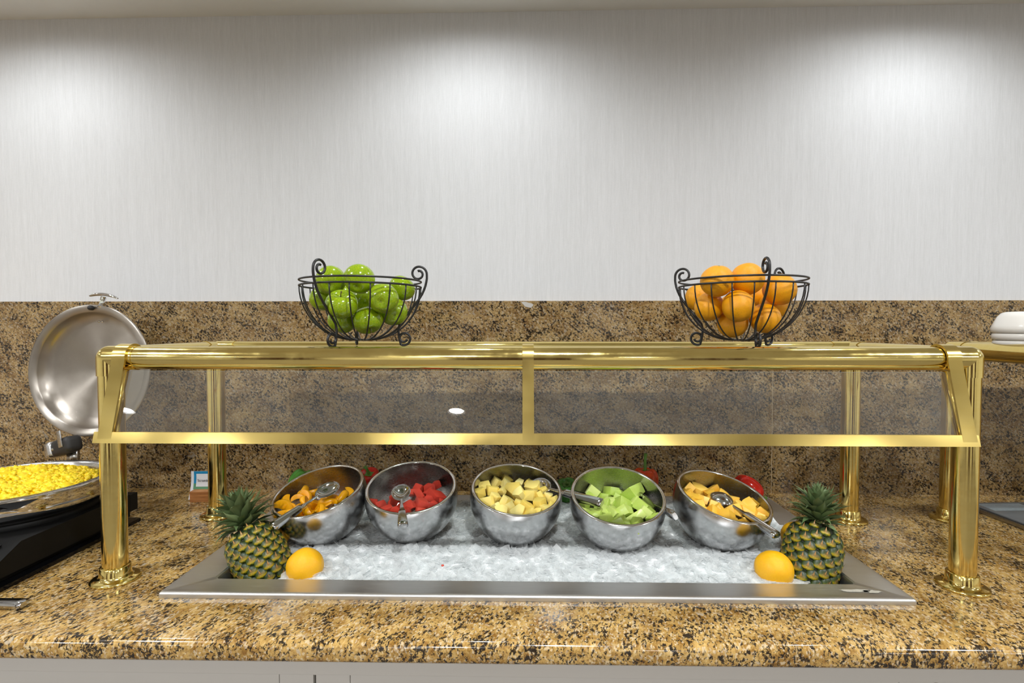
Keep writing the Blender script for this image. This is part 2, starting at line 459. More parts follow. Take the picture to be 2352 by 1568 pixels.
CHUNKS = {1: [[-0.6074, 1.4191, 0.108, 0.0108], [-0.5903, 1.4127, 0.1052, 0.0106], [-0.5785, 1.4315, 0.1078, 0.0108], [-0.6084, 1.3606, 0.0988, 0.0133], [-0.6135, 1.3136, 0.0941, 0.014], [-0.5938, 1.3144, 0.098, 0.0081], [-0.5904, 1.3889, 0.1033, 0.0111], [-0.5993, 1.3749, 0.1036, 0.0073], [-0.5685, 1.3542, 0.1019, 0.0096], [-0.5289, 1.342, 0.1008, 0.0131], [-0.508, 1.3463, 0.1028, 0.0119], [-0.4815, 1.3728, 0.1062, 0.0122], [-0.4776, 1.409, 0.1107, 0.01], [-0.5344, 1.3066, 0.0982, 0.0116], [-0.5299, 1.2814, 0.0956, 0.0125], [-0.5112, 1.2897, 0.0979, 0.0114], [-0.5728, 1.2912, 0.0958, 0.0103], [-0.5056, 1.3149, 0.1014, 0.0093], [-0.5874, 1.2769, 0.0933, 0.0113], [-0.4966, 1.3006, 0.1005, 0.0092], [-0.491, 1.3301, 0.1039, 0.0082], [-0.5076, 1.3692, 0.1053, 0.0109], [-0.5998, 1.3933, 0.0733, 0.015], [-0.5492, 1.3762, 0.0542, 0.015], [-0.5327, 1.3221, 0.0672, 0.015], [-0.496, 1.3202, 0.0543, 0.015], [-0.5731, 1.3215, 0.0599, 0.015], [-0.546, 1.4231, 0.0623, 0.015]], 2: [[-0.2817, 1.4241, 0.1193, 0.0133], [-0.2555, 1.4287, 0.1193, 0.0142], [-0.2368, 1.4449, 0.1214, 0.0144], [-0.2246, 1.3767, 0.111, 0.0201], [-0.2478, 1.3923, 0.1163, 0.013], [-0.2723, 1.3759, 0.1147, 0.0129], [-0.2839, 1.3167, 0.1069, 0.0161], [-0.2569, 1.3281, 0.1074, 0.0178], [-0.2438, 1.3534, 0.1125, 0.0127], [-0.2248, 1.3171, 0.1079, 0.0146], [-0.2927, 1.3912, 0.1178, 0.0098], [-0.336, 1.3298, 0.1107, 0.0117], [-0.3652, 1.3151, 0.1081, 0.0138], [-0.3849, 1.3345, 0.1127, 0.0086], [-0.3356, 1.2894, 0.1057, 0.0136], [-0.3138, 1.286, 0.1061, 0.012], [-0.2846, 1.2832, 0.1055, 0.0127], [-0.2518, 1.287, 0.1062, 0.012], [-0.2046, 1.328, 0.1109, 0.0109], [-0.3305, 1.3597, 0.1135, 0.0119], [-0.3033, 1.3044, 0.1088, 0.0107], [-0.2764, 1.3942, 0.0868, 0.015], [-0.3125, 1.3928, 0.0543, 0.015], [-0.3017, 1.3734, 0.078, 0.015], [-0.2798, 1.3068, 0.0594, 0.015], [-0.3057, 1.3101, 0.0665, 0.015]], 3: [[-0.067, 1.4352, 0.1341, 0.0168], [-0.0417, 1.4498, 0.1369, 0.0134], [-0.0986, 1.403, 0.1302, 0.0163], [-0.1124, 1.3653, 0.1252, 0.015], [-0.0876, 1.3236, 0.1163, 0.017], [-0.077, 1.3833, 0.1266, 0.0152], [-0.0512, 1.3783, 0.1269, 0.0109], [-0.04, 1.424, 0.1306, 0.0174], [-0.0235, 1.3983, 0.125, 0.0188], [-0.0055, 1.4311, 0.1334, 0.0114], [0.0326, 1.4129, 0.125, 0.019], [0.0192, 1.4336, 0.1332, 0.0105], [0.0235, 1.3717, 0.1201, 0.0159], [-0.0038, 1.373, 0.1215, 0.0159], [-0.0684, 1.3488, 0.1212, 0.014], [-0.0381, 1.332, 0.1143, 0.0195], [-0.0308, 1.3, 0.1098, 0.0175], [-0.0067, 1.3178, 0.1153, 0.0105], [0.0126, 1.3071, 0.1099, 0.016], [0.0454, 1.3267, 0.1108, 0.0178], [0.0483, 1.3638, 0.1185, 0.0142], [0.0704, 1.3657, 0.1194, 0.0117], [0.0826, 1.3465, 0.1149, 0.0132], [0.0605, 1.2989, 0.1074, 0.0143], [-0.0505, 1.273, 0.1072, 0.0155], [-0.0098, 1.274, 0.104, 0.0187], [0.0212, 1.2734, 0.1049, 0.014], [0.0413, 1.2782, 0.1069, 0.0101], [0.0777, 1.3137, 0.1106, 0.0112], [-0.0643, 1.2996, 0.1136, 0.0127], [0.0599, 1.3968, 0.1243, 0.0128], [-0.0136, 1.4207, 0.0553, 0.015], [-0.056, 1.3295, 0.0726, 0.015], [-0.0163, 1.3701, 0.0888, 0.015], [-0.0598, 1.3965, 0.0892, 0.015], [-0.0785, 1.3811, 0.0719, 0.015]], 4: [[0.1918, 1.4062, 0.1164, 0.0173], [0.2182, 1.4147, 0.102, 0.019], [0.244, 1.4232, 0.114, 0.0155], [0.2664, 1.4177, 0.1102, 0.0118], [0.296, 1.4001, 0.1148, 0.0226], [0.2677, 1.3869, 0.0965, 0.0195], [0.2312, 1.3638, 0.1016, 0.0191], [0.1784, 1.3858, 0.1066, 0.0133], [0.2088, 1.3443, 0.1022, 0.0155], [0.264, 1.3519, 0.0996, 0.0216], [0.2936, 1.3576, 0.104, 0.0138], [0.3166, 1.341, 0.0989, 0.0197], [0.2301, 1.305, 0.0983, 0.0141], [0.3225, 1.3131, 0.0978, 0.0133], [0.1552, 1.2931, 0.0984, 0.0165], [0.1803, 1.3089, 0.0947, 0.0183], [0.1819, 1.2773, 0.0976, 0.0146], [0.2091, 1.2684, 0.0868, 0.021], [0.2307, 1.2488, 0.0955, 0.0144], [0.2563, 1.3014, 0.0981, 0.0165], [0.2817, 1.2825, 0.0879, 0.0222], [0.3079, 1.2942, 0.1016, 0.0149], [0.3253, 1.2796, 0.0962, 0.0123], [0.2757, 1.24, 0.09, 0.0174], [0.2518, 1.2433, 0.0942, 0.0111], [0.1567, 1.3301, 0.1028, 0.011], [0.2069, 1.3089, 0.1004, 0.0133], [0.2299, 1.355, 0.0588, 0.015], [0.1998, 1.2827, 0.0525, 0.015], [0.2295, 1.3336, 0.0443, 0.015], [0.2312, 1.2667, 0.0559, 0.015], [0.2734, 1.3455, 0.0684, 0.015]], 5: [[0.4565, 1.4241, 0.1211, 0.0143], [0.4476, 1.4032, 0.1182, 0.0123], [0.4839, 1.4304, 0.115, 0.0192], [0.5262, 1.4394, 0.1133, 0.0177], [0.4329, 1.3789, 0.1162, 0.0129], [0.4546, 1.3693, 0.1118, 0.0152], [0.4793, 1.3692, 0.1092, 0.0136], [0.5093, 1.4055, 0.1127, 0.0131], [0.4318, 1.3376, 0.1102, 0.0141], [0.4534, 1.3276, 0.107, 0.014], [0.4503, 1.3041, 0.1045, 0.0137], [0.499, 1.3747, 0.112, 0.0104], [0.5418, 1.4052, 0.1089, 0.0148], [0.5558, 1.3831, 0.104, 0.0162], [0.4967, 1.3411, 0.1048, 0.0141], [0.4761, 1.2969, 0.0986, 0.0182], [0.4955, 1.3184, 0.1029, 0.0123], [0.4645, 1.2724, 0.0991, 0.0134], [0.5033, 1.2778, 0.0928, 0.0201], [0.5419, 1.33, 0.0977, 0.0171], [0.5647, 1.3537, 0.1007, 0.0134], [0.5905, 1.3592, 0.097, 0.0175], [0.6104, 1.3764, 0.1, 0.0129], [0.5825, 1.3248, 0.093, 0.0178], [0.5513, 1.3054, 0.0955, 0.0137], [0.6098, 1.3231, 0.0924, 0.0139], [0.5607, 1.2837, 0.0912, 0.0143], [0.5954, 1.2999, 0.0895, 0.0151], [0.5843, 1.2773, 0.0899, 0.0141], [0.5627, 1.2602, 0.0889, 0.0132], [0.5104, 1.2475, 0.0921, 0.0131], [0.5288, 1.2584, 0.0922, 0.0118], [0.4455, 1.3678, 0.0712, 0.015], [0.4811, 1.3935, 0.0805, 0.015], [0.5083, 1.3123, 0.0315, 0.015], [0.4468, 1.3368, 0.0626, 0.015], [0.5922, 1.3402, 0.0614, 0.015], [0.4742, 1.3298, 0.0735, 0.015], [0.4431, 1.3131, 0.0722, 0.015]]}

# ================================================================== THE ROOM
WT = math.radians(-.5)          # the wall runs half a degree off the counter
def wallbox(name, x0, x1, z0, z1, y0, y1, mat, parent=None, bevel=0):
    """A slab on the back wall; y is measured from the wall face, in the wall's own turned frame."""
    bm = bmesh.new(); box(bm, x0, x1, y0, y1, z0, z1, bevel=bevel)
    o = bm_obj(name, bm, mat, parent, smooth=False)
    return o
wall = wallbox('wall_back', -5.2, 5.2, .6, 1.70, .012, .15, M_wallpaper)
wall.location = (0, 1.7775, 0); wall.rotation_euler = (0, 0, WT); tag(wall, kind='structure')
wl = wallbox('wall_behind_counter', -5.2, 5.2, -.95, .60, .02, .15, M_cabinet)
wl.name = 'wall_back_lower'; wl.location = wall.location; wl.rotation_euler = wall.rotation_euler; tag(wl, kind='structure')  # lower part of the back wall, unseen behind splash and cabinet
sp = empty('backsplash', (0, 1.7775, 0), (0, 0, WT)); tag(sp, 'polished brown granite backsplash along the wall behind the counter', kind='structure')
SEAM = [-5.2, -3.9, .846, 3.3, 5.2]
for a, b in zip(SEAM[:-1], SEAM[1:]):
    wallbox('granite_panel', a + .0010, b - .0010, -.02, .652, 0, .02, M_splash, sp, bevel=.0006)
M_grout = plain('pale_grout', srgb(198, 176, 140), .8)
wallbox('joint_filler', -5.19, 5.19, -.02, .650, .0004, .018, M_grout, sp)
# a pale chipped spot at the top edge of the splash
bm = bmesh.new()
vs = [bm.verts.new((.020 + .018 * math.cos(a) * (1 + .25 * math.sin(3 * a)), -.0006, .639 + .010 * math.sin(a) * (1 + .2 * math.cos(2 * a)) - .25 * .018 * math.cos(a))) for a in [k * PI / 8 for k in range(16)]]
bm.faces.new(vs)
r = bmesh.ops.extrude_face_region(bm, geom=list(bm.faces)); bmesh.ops.translate(bm, verts=[v for v in r['geom'] if isinstance(v, bmesh.types.BMVert)], vec=(0, .001, 0))
bm_obj('filled_chip', bm, plain('chip_filler', srgb(190, 186, 180), .4), sp, smooth=False)

ceil = bx_obj('ceiling', (-5.2, 5.2, -4.6, 1.95, CEIL, CEIL + .1), M_ceiling); tag(ceil, kind='structure')
M_carpet = plain('patterned_carpet', srgb(118, 112, 106), .95, var=.35, vs=9)
tag(bx_obj('floor', (-5.2, 5.2, -4.6, 1.95, -1.0, -.92), M_carpet), kind='structure')
M_room = plain('beige_room_wall', srgb(226, 223, 216), .85)
M_dwood = plain('dark_stained_wood', srgb(62, 38, 24), .35, var=.3, vs=6)
tag(bx_obj('wall_left', (-5.3, -5.2, -4.6, 1.95, -.95, 1.70), M_room), kind='structure')
tag(bx_obj('wall_right', (5.2, 5.3, -4.6, 1.95, -.95, 1.70), M_room), kind='structure')
tag(bx_obj('wall_front', (-5.2, 5.2, -4.7, -4.6, -.95, 1.70), M_room), kind='structure')
# unseen dark doors added behind the photographer to give the brass reflections contrast
for i, (x, w) in enumerate([(-3.2, .95), (-.1, 1.5), (2.6, .95)]):
    d = empty('door_%d' % (i + 1), (x, -4.6, -.92)); tag(d, kind='structure')
    bx_obj('door_leaf', (-w / 2, w / 2, 0, .05, 0, 2.05), M_dwood, d, bevel=.004)
    bm = bmesh.new(); box(bm, -w / 2 - .09, -w / 2, 0, .08, 0, 2.14); box(bm, w / 2, w / 2 + .09, 0, .08, 0, 2.14); box(bm, -w / 2, w / 2, 0, .08, 2.05, 2.14)
    bm_obj('door_frame', bm, M_dwood, d, smooth=False)

# ------------------------------------------------------------------ downlights
M_trimring = plain('white_lamp_trim', (.8, .8, .79), .4)
def downlight(x, y, watts, colour, size=.110, rr=.082, drop=.013, wide=False):
    e = empty('ceiling_downlight', (x, y, CEIL)); tag(e, 'round recessed ceiling downlight with white trim ring', 'light', 'recessed ceiling downlights')
    lathe('trim_ring', [(size / 2 + .002, 0), (size / 2 + .002, -drop), (rr, -drop), (rr + .006, -.003), (rr + .006, 0)], M_trimring, e, n=40)
    if wide:          # wide flood lamp just above the trim edge
        L = bpy.data.lights.new('lamp', 'SPOT'); L.spot_size = math.radians(176); L.spot_blend = .6; L.shadow_soft_size = .020; z = -.0085
    else:
        L = bpy.data.lights.new('lamp', 'AREA'); L.shape = 'DISK'; L.size = size; z = -.003
    L.energy = watts; L.color = colour
    o = bpy.data.objects.new('lamp', L); o.location = (0, 0, z); link(o, e)
for x, y, w in WASH: downlight(x, y, w, WASH_COL, wide=True)
for x, y, w in ROOM: downlight(x, y, w, LAMP_COL)

# ------------------------------------------------------------------ counter
CT = empty('countertop', (0, 0, 0)); tag(CT, 'long polished tan and brown granite countertop with a rounded front edge', 'countertop')
def slab_profile(yf, yb, z0=-.040, r=.016, n=6):
    P = [(yb, z0), (yb, 0.)]
    for k in range(n + 1):
        a = PI / 2 * k / n
        P.append((yf + r - r * math.sin(a), -r + r * math.cos(a)))
    for k in range(n + 1):
        a = PI / 2 * k / n
        P.append((yf + .010 - .010 * math.cos(a), z0 + .010 - .010 * math.sin(a)))
    return P
def extrude_x(prof, x0, x1):
    n = len(prof)
    V = [(x0, y, z) for y, z in prof] + [(x1, y, z) for y, z in prof]
    F = [(i, (i + 1) % n, n + (i + 1) % n, n + i) for i in range(n)]
    F += [tuple(range(n - 1, -1, -1)), tuple(range(n, 2 * n))]
    return V, F
HX0, HX1, HY0, HY1 = -.690, .738, 1.110, 1.648
V, F = extrude_x(slab_profile(.913, HY0), -4.6, 4.6)
ds = [(V, F)]
def bxd(x0, x1, y0, y1, z0, z1):
    return ([(x, y, z) for x in (x0, x1) for y in (y0, y1) for z in (z0, z1)], [(0, 1, 3, 2), (4, 6, 7, 5), (0, 4, 5, 1), (2, 3, 7, 6), (0, 2, 6, 4), (1, 5, 7, 3)])
ds += [bxd(-4.6, HX0, HY0, HY1, -.04, 0), bxd(HX1, 4.6, HY0, HY1, -.04, 0), bxd(-4.6, 4.6, HY1, 1.83, -.04, 0)]
V, F = join_data(*ds)
o = mesh_obj('granite_slab', V, F, M_counter, CT)
bm = bmesh.new(); bm.from_mesh(o.data); bmesh.ops.recalc_face_normals(bm, faces=bm.faces); bm.to_mesh(o.data); bm.free()
o.data.polygons.foreach_set('use_smooth', [True] * len(o.data.polygons)); o.data.set_sharp_from_angle(angle=math.radians(50))

CB = empty('base_cabinet', (0, 1.2, -.92)); tag(CB, 'white painted base cabinet with framed doors under the granite counter', 'cabinet')
def cb(name, x0, x1, y0, y1, z0, z1, mat=M_cabinet, bevel=.0015, parent=CB):
    bm = bmesh.new(); box(bm, x0, x1, y0 - 1.2, y1 - 1.2, z0 + .92, z1 + .92, bevel=bevel)
    return bm_obj(name, bm, mat, parent, smooth=False)
cb('carcass', -4.5, 4.5, .995, 1.77, -.82, -.17, M_gap)
cb('toe_kick', -4.5, 4.5, 1.02, 1.07, -.918, -.82, M_gap)
cb('top_rail', -4.55, 4.55, .948, .99, -.0835, -.0405)
for a, b in [(-4.5, -3.6), (-3.595, -2.7), (-2.695, -1.54), (-1.535, -.3905), (-.3865, .76), (.765, 1.92), (1.925, 3.0), (3.005, 4.5)]:
    d = cb('door', a, b, .962, .985, -.80, -.086)
    w = .065
    bm = bmesh.new()
    for q in ((a, a + w, -.80, -.086), (b - w, b, -.80, -.086), (a + w, b - w, -.80, -.735), (a + w, b - w, -.151, -.086)):
        box(bm, q[0] + .0005, q[1] - .0005, .956 - 1.2, .962 - 1.2, q[2] + .92, q[3] + .92, bevel=.001)
    bm_obj('door_frame', bm, M_cabinet, d, smooth=False)

# ------------------------------------------------------------------ ice well (drop-in pan)
IW = empty('ice_well', (0, 1.38, 0)); tag(IW, 'long rectangular stainless steel drop in ice pan set in the counter', 'pan')
OX0, OX1, OY0, OY1 = -.757, .803, 1.058, 1.702
IX0, IX1, IY0, IY1 = -.676, .722, 1.1235, 1.634
def rrect(x0, x1, y0, y1, r, z, n=5):
    P = []
    for cx, cy, a0 in ((x1 - r, y1 - r, 0), (x0 + r, y1 - r, PI / 2), (x0 + r, y0 + r, PI), (x1 - r, y0 + r, 1.5 * PI)):
        for k in range(n + 1):
            a = a0 + PI / 2 * k / n; P.append((cx + r * math.cos(a), cy + r * math.sin(a) - 1.38, z))
    return P
def loft(rings, close_last=False):
    V = []; F = []; n = len(rings[0])
    for r in rings: V += r
    for i in range(len(rings) - 1):
        for k in range(n): F.append((i * n + k, i * n + (k + 1) % n, (i + 1) * n + (k + 1) % n, (i + 1) * n + k))
    if close_last: F.append(tuple((len(rings) - 1) * n + k for k in range(n)))
    return V, F
T = .0125
rings = [rrect(OX0, OX1, OY0, OY1, .004, .0003), rrect(OX0, OX1, OY0, OY1, .004, T - .005)]
for k in range(1, 5):
    a = PI / 2 * k / 4; q = .006 * (1 - math.cos(a)); rings.append(rrect(OX0 + q, OX1 - q, OY0 + q, OY1 - q, .004, T - .005 + .005 * math.sin(a)))
q = .0105; rings.append(rrect(OX0 + q, OX1 - q, OY0 + q, OY1 - q, .004, T - .0012))
for q, z in ((.0, T - .0012), (-.003, T - .004), (-.0036, T - .010)):
    rings.append(rrect(IX0 - .002 - q, IX1 + .002 + q, IY0 - .002 - q, IY1 + .002 + q, .012, z))
V, F = loft(rings)
M_rim = m_steel('brushed_steel_rim', (.74, .74, .74), .34, .46, (3, 90, 90))
rim = mesh_obj('rim', V, F, M_rim, IW)
rim.data.set_sharp_from_angle(angle=math.radians(35))
V, F = loft([rrect(IX0 + .0016, IX1 - .0016, IY0 + .0016, IY1 - .0016, .013, T - .008), rrect(IX0 + .002, IX1 - .002, IY0 + .002, IY1 - .002, .014, -.13), rrect(IX0 + .02, IX1 - .02, IY0 + .02, IY1 - .02, .014, -.15)], True)
bs = mesh_obj('basin', V, F, M_rim, IW); bs.data.set_sharp_from_angle(angle=math.radians(50))
# worn sticker residue on the front right corner of the rim
V = []; random.seed(5)
for (cx, cy, a, b) in ((.700, 1.093, .030, .006), (.734, 1.0905, .019, .0055)):
    m = []
    for k in range(22):
        t = 2 * PI * k / 22; f = 1 + random.uniform(-.22, .22)
        m.append((cx + a * f * math.cos(t), cy + b * f * math.sin(t) - 1.38, T - .0006))
    V.append(m)
mesh_obj('sticker_residue', V[0] + V[1], [tuple(range(22)), tuple(range(22, 44))], plain('glue_residue', srgb(176, 170, 156), .8, var=.3, vs=200), IW, smooth=False)

# ------------------------------------------------------------------ ice
BOWLS = {1: ((-.5291, 1.3536, .1149), .3255, -.4642, .0245), 2: ((-.2889, 1.3609, .122), .3155, 0., .0273), 3: ((-.0148, 1.3553, .1195), .30, .25, .027),
         4: ((.2439, 1.3256, .1195), .354, .03, .0225), 5: ((.5158, 1.3454, .1120), .32, .60, .022)}
def sstep(a, b, x):
    t = max(0., min(1., (x - a) / (b - a))); return t * t * (3 - 2 * t)
def ice_z(x, y):
    z = .002 + .006 * noise.noise(Vector((x * 9, y * 9, 0))) + .004 * noise.noise(Vector((x * 25, y * 25, 3)))
    z += .010 * sstep(1.16, 1.24, y)
    z += .018 * sstep(1.46, 1.56, y) * (1 - sstep(-.23, -.20, x) * (1 - sstep(-.16, -.13, x)) * .9) * (1 - sstep(1.60, 1.63, y) * .4)
    # the front corners under the pineapples hold no ice
    z -= .085 * (1 - sstep(-.585, -.525, x)) * (1 - sstep(1.20, 1.30, y))
    z -= .085 * sstep(.615, .67, x) * (1 - sstep(1.20, 1.30, y))
    for c, a, az, h in BOWLS.values():
        d2 = (x - c[0]) ** 2 + (y - c[1]) ** 2
        if d2 < .12 ** 2:
            z = min(z, c[2] - math.sqrt(.1205 ** 2 - min(d2, .0144)) - .0008)
    return z
NX, NY = 230, 84
V = []; F = []
ax0, ax1, ay0, ay1 = IX0 + .0022, IX1 - .0022, IY0 + .0022, IY1 - .0022
for j in range(NY + 1):
    for i in range(NX + 1):
        x = ax0 + (ax1 - ax0) * i / NX; y = ay0 + (ay1 - ay0) * j / NY
        V.append((x, y, ice_z(x, y)))
for j in range(NY):
    for i in range(NX):
        a = j * (NX + 1) + i; F.append((a, a + 1, a + NX + 2, a + NX + 1))
ICE = mesh_obj('crushed_ice', V, F, [M_icebed, M_flake]); tag(ICE, 'bed of crushed clear ice filling the steel pan around the bowls', 'ice', kind='stuff')
rng = np.random.default_rng(11)
V = []; F = []
cnt = 0
while cnt < 7600:
    x = rng.uniform(ax0 + .006, ax1 - .006); y = ay0 + .006 + (ay1 - ay0 - .012) * rng.uniform() ** 1.15
    z = ice_z(x, y) + rng.uniform(-.001, .0035)
    if any((x - c[0]) ** 2 + (y - c[1]) ** 2 + (z - c[2]) ** 2 < .1245 ** 2 for c, _, _, _ in BOWLS.values()): continue
    if z < -.03 and rng.uniform() < .6: continue
    cnt += 1
    s = rng.uniform(.006, .0165) * (1 if rng.uniform() < .8 else 1.25); th = rng.uniform(.0008, .0030)
    R = Euler((rng.normal(0, .33), rng.normal(0, .33), rng.uniform(0, 6.28))).to_matrix()
    k = int(rng.integers(6, 10)); b = len(V)
    asp = rng.uniform(.55, 1.)
    ang = np.sort(rng.uniform(0, 2 * PI, k)); rad = s * rng.uniform(.75, 1.1, k)
    for sgn in (1, -1):
        for q in range(k):
            a = 2 * PI * q / k + ang[q] * .12
            V.append(Vector((x, y, z)) + R @ Vector((rad[q] * math.cos(a), rad[q] * asp * math.sin(a), sgn * th * .5)))
    V.append(Vector((x, y, z)) + R @ Vector((0, 0, th * .5 + s * .12)))
    t = len(V) - 1
    for q in range(k):
        F.append((b + q, b + (q + 1) % k, t)); F.append((b + (q + 1) % k, b + q, b + k + q, b + k + (q + 1) % k))
    F.append(tuple(b + k + q for q in range(k - 1, -1, -1)))
fl = mesh_obj('ice_flakes', V, F, M_flake, ICE); fl.data.set_sharp_from_angle(angle=math.radians(38)); fl['kind'] = 'stuff'
# a crumb of watermelon dropped on the ice
bm = bmesh.new(); bmesh.ops.create_icosphere(bm, subdivisions=1, radius=.0042)
for v in bm.verts: v.co *= random.uniform(.7, 1.2); v.co.z *= .6
o = bm_obj('watermelon_crumb', bm, M_melon_r, loc=(-.1834, 1.1986, ice_z(-.1834, 1.1986) + .006)); tag(o, 'tiny red fruit crumb dropped on the white ice', 'fruit')

# ------------------------------------------------------------------ fruit bowls
def rot_to(n):
    return Vector((0, 0, 1)).rotation_difference(Vector(n).normalized()).to_matrix().to_4x4()
RB = .1205; TB = .0082
LB = {1: 'leftmost steel serving bowl, tilted and filled with orange peach slices', 2: 'steel serving bowl of red watermelon chunks, second from the left',
      3: 'middle steel serving bowl filled with pale yellow pineapple chunks', 4: 'steel serving bowl of green honeydew chunks, right of the pineapple chunks',
      5: 'rightmost steel serving bowl, tilted and filled with orange cantaloupe chunks'}
M_boweldge = m_steel('bowl_rim_polish', (.72, .71, .70), .10, .2)
for i, (c, a, az, h) in BOWLS.items():
    n = Vector((math.sin(a) * math.sin(az), -math.sin(a) * math.cos(az), math.cos(a)))
    e = empty('fruit_bowl', c); tag(e, LB[i], 'bowl', 'tilted steel fruit bowls on ice')
    M = rot_to(n)
    t1 = math.acos(h / RB)
    outer = [(RB * math.sin(t), RB * math.cos(t)) for t in [t1 + (PI - t1) * k / 26 for k in range(27)]]
    r_o = RB * math.sin(t1)
    Ri = RB - TB; t2 = math.acos(h / Ri); r_i = Ri * math.sin(t2)
    inner = [(Ri * math.sin(t), Ri * math.cos(t)) for t in [t2 + (PI - t2) * k / 26 for k in range(27)]]
    lathe('outer_shell', [(max(r, 1e-5), z) for r, z in outer], M_bowl_out, e, 72, M)
    lathe('inner_shell', [(max(r, 1e-5), z) for r, z in inner], M_bowl_in, e, 72, M)
    lathe('rim', [(r_o, h), (r_o - .0008, h + .0013), ((r_o + r_i) / 2, h + .0018), (r_i + .0006, h + .0012), (r_i, h)], M_boweldge, e, 72, M)

# ---- chunks
def hull_mesh(name, pts, bevel=.0012, sub=0):
    bm = bmesh.new()
    vs = [bm.verts.new(p) for p in pts]
    r = bmesh.ops.convex_hull(bm, input=vs)
    bmesh.ops.delete(bm, geom=[g for g in r['geom_interior'] if isinstance(g, bmesh.types.BMVert)], context='VERTS')
    bmesh.ops.dissolve_limit(bm, angle_limit=math.radians(6), verts=bm.verts, edges=bm.edges)
    if bevel: bmesh.ops.bevel(bm, geom=list(bm.edges), offset=bevel, segments=2, affect='EDGES', profile=.6, clamp_overlap=True)
    bmesh.ops.recalc_face_normals(bm, faces=bm.faces)
    me = bpy.data.meshes.new(name); bm.to_mesh(me); bm.free()
    me.polygons.foreach_set('use_smooth', [True] * len(me.polygons)); me.set_sharp_from_angle(angle=math.radians(28))
    return me
random.seed(21)
def J(s=.12): return random.uniform(-s, s)
def wedge():        # pineapple: tapering piece with a rounded back, unit size about 1
    P = []
    w0, w1, d = random.uniform(.35, .6), random.uniform(.8, 1.), random.uniform(.75, 1.)
    for z in (-random.uniform(.5, .75), random.uniform(.5, .75)):
        P += [(-w0 + J(), -d + J(), z + J(.08)), (w0 + J(), -d + J(), z + J(.08)), (-w1 + J(), d * .6 + J(), z + J(.08)), (w1 + J(), d * .6 + J(), z + J(.08)), (0 + J(), d + J(.05), z + J(.08)), (.55 * w1, d * .9, z), (-.55 * w1, d * .9, z)]
    return P
def block():        # melon: skewed block
    P = []
    a, b, c = random.uniform(.75, 1.05), random.uniform(.55, .8), random.uniform(.4, .65)
    sx = random.uniform(-.3, .3)
    for x in (-a, a):
        for y in (-b, b):
            for z in (-c, c): P.append((x + J(.16) + sx * y, y + J(.16), z + J(.12)))
    return P
def pyramid():      # watermelon: pointed wedge
    P = []
    for z in (-.55, .55):
        P += [(-.85 + J(.2), -.65 + J(.15), z + J()), (.85 + J(.2), -.6 + J(.15), z + J()), (J(.3), .95 + J(.1), z * random.uniform(.5, 1) + J())]
    P.append((J(), J(), .8)); return P
def crescent_mesh(name):
    """peach slice: a curved wedge."""
    V = []; F = []; n = 14; A = random.uniform(1.1, 1.4); w = random.uniform(.36, .5)
    for i in range(n + 1):
        t = -A + 2 * A * i / n; f = max(.12, math.cos(t / A * PI / 2) ** .55)
        c = Vector((math.sin(t), math.cos(t) - .55, 0)); rad = Vector((math.sin(t), math.cos(t), 0))
        sec = [(-.40 * f, 0), (-.1 * f, w * .55 * f), (.22 * f, w * .95 * f), (.40 * f, w * .55 * f), (.45 * f, 0), (.40 * f, -w * .55 * f), (.22 * f, -w * .95 * f), (-.1 * f, -w * .55 * f)]
        for a, b in sec: V.append(c + rad * a + Vector((0, 0, b)))
    m = 8
    for i in range(n):
        for k in range(m): F.append((i * m + k, i * m + (k + 1) % m, (i + 1) * m + (k + 1) % m, (i + 1) * m + k))
    F.append(tuple(range(m))); F.append(tuple(n * m + k for k in range(m - 1, -1, -1)))
    me = bpy.data.meshes.new(name); me.from_pydata(V, [], F)
    bm = bmesh.new(); bm.from_mesh(me); bmesh.ops.recalc_face_normals(bm, faces=bm.faces); bm.to_mesh(me); bm.free()
    me.polygons.foreach_set('use_smooth', [True] * len(me.polygons)); me.set_sharp_from_angle(angle=math.radians(55))
    return me
KIND = {1: ('peach_slice', M_peach, 'orange peach slice in syrup in the leftmost steel bowl', 'peach slices in the leftmost bowl'),
        2: ('watermelon_chunk', M_melon_r, 'red watermelon chunk in the second steel bowl', 'watermelon chunks in the second bowl'),
        3: ('pineapple_chunk', M_pine_f, 'pale yellow pineapple chunk in the middle steel bowl', 'pineapple chunks in the middle bowl'),
        4: ('honeydew_chunk', M_honey, 'light green honeydew chunk in the fourth steel bowl', 'honeydew chunks in the fourth bowl'),
        5: ('cantaloupe_chunk', M_canta, 'orange cantaloupe chunk in the rightmost steel bowl', 'cantaloupe chunks in the rightmost bowl')}
VAR = {}
for b in KIND:
    L = []
    for k in range(7):
        if b == 1: me = crescent_mesh('slice')
        else:
            gen = {2: random.choice([pyramid, block]), 3: wedge, 4: random.choice([block, block, wedge]), 5: random.choice([block, wedge])}[b]
            me = hull_mesh('chunk', gen(), bevel={2: .16, 3: .11, 4: .09, 5: .12}[b])
        me.materials.append(KIND[b][1]); L.append(me)
    VAR[b] = L
ORD = ['leftmost', 'second from left', 'third from left', 'fourth from left', 'fifth from left', 'sixth from left', 'seventh from left', 'eighth from left', 'ninth from left', 'tenth from left']
ROWN = ['in back row', 'in second row', 'in middle row', 'in fourth row', 'in front row']
WHAT = {1: ('orange peach slice', 'of the leftmost bowl'), 2: ('red watermelon chunk', 'of the second bowl'), 3: ('pale pineapple chunk', 'of the middle bowl'), 4: ('green honeydew chunk', 'of the fourth bowl'), 5: ('orange cantaloupe chunk', 'of the rightmost bowl')}
LABS = {}
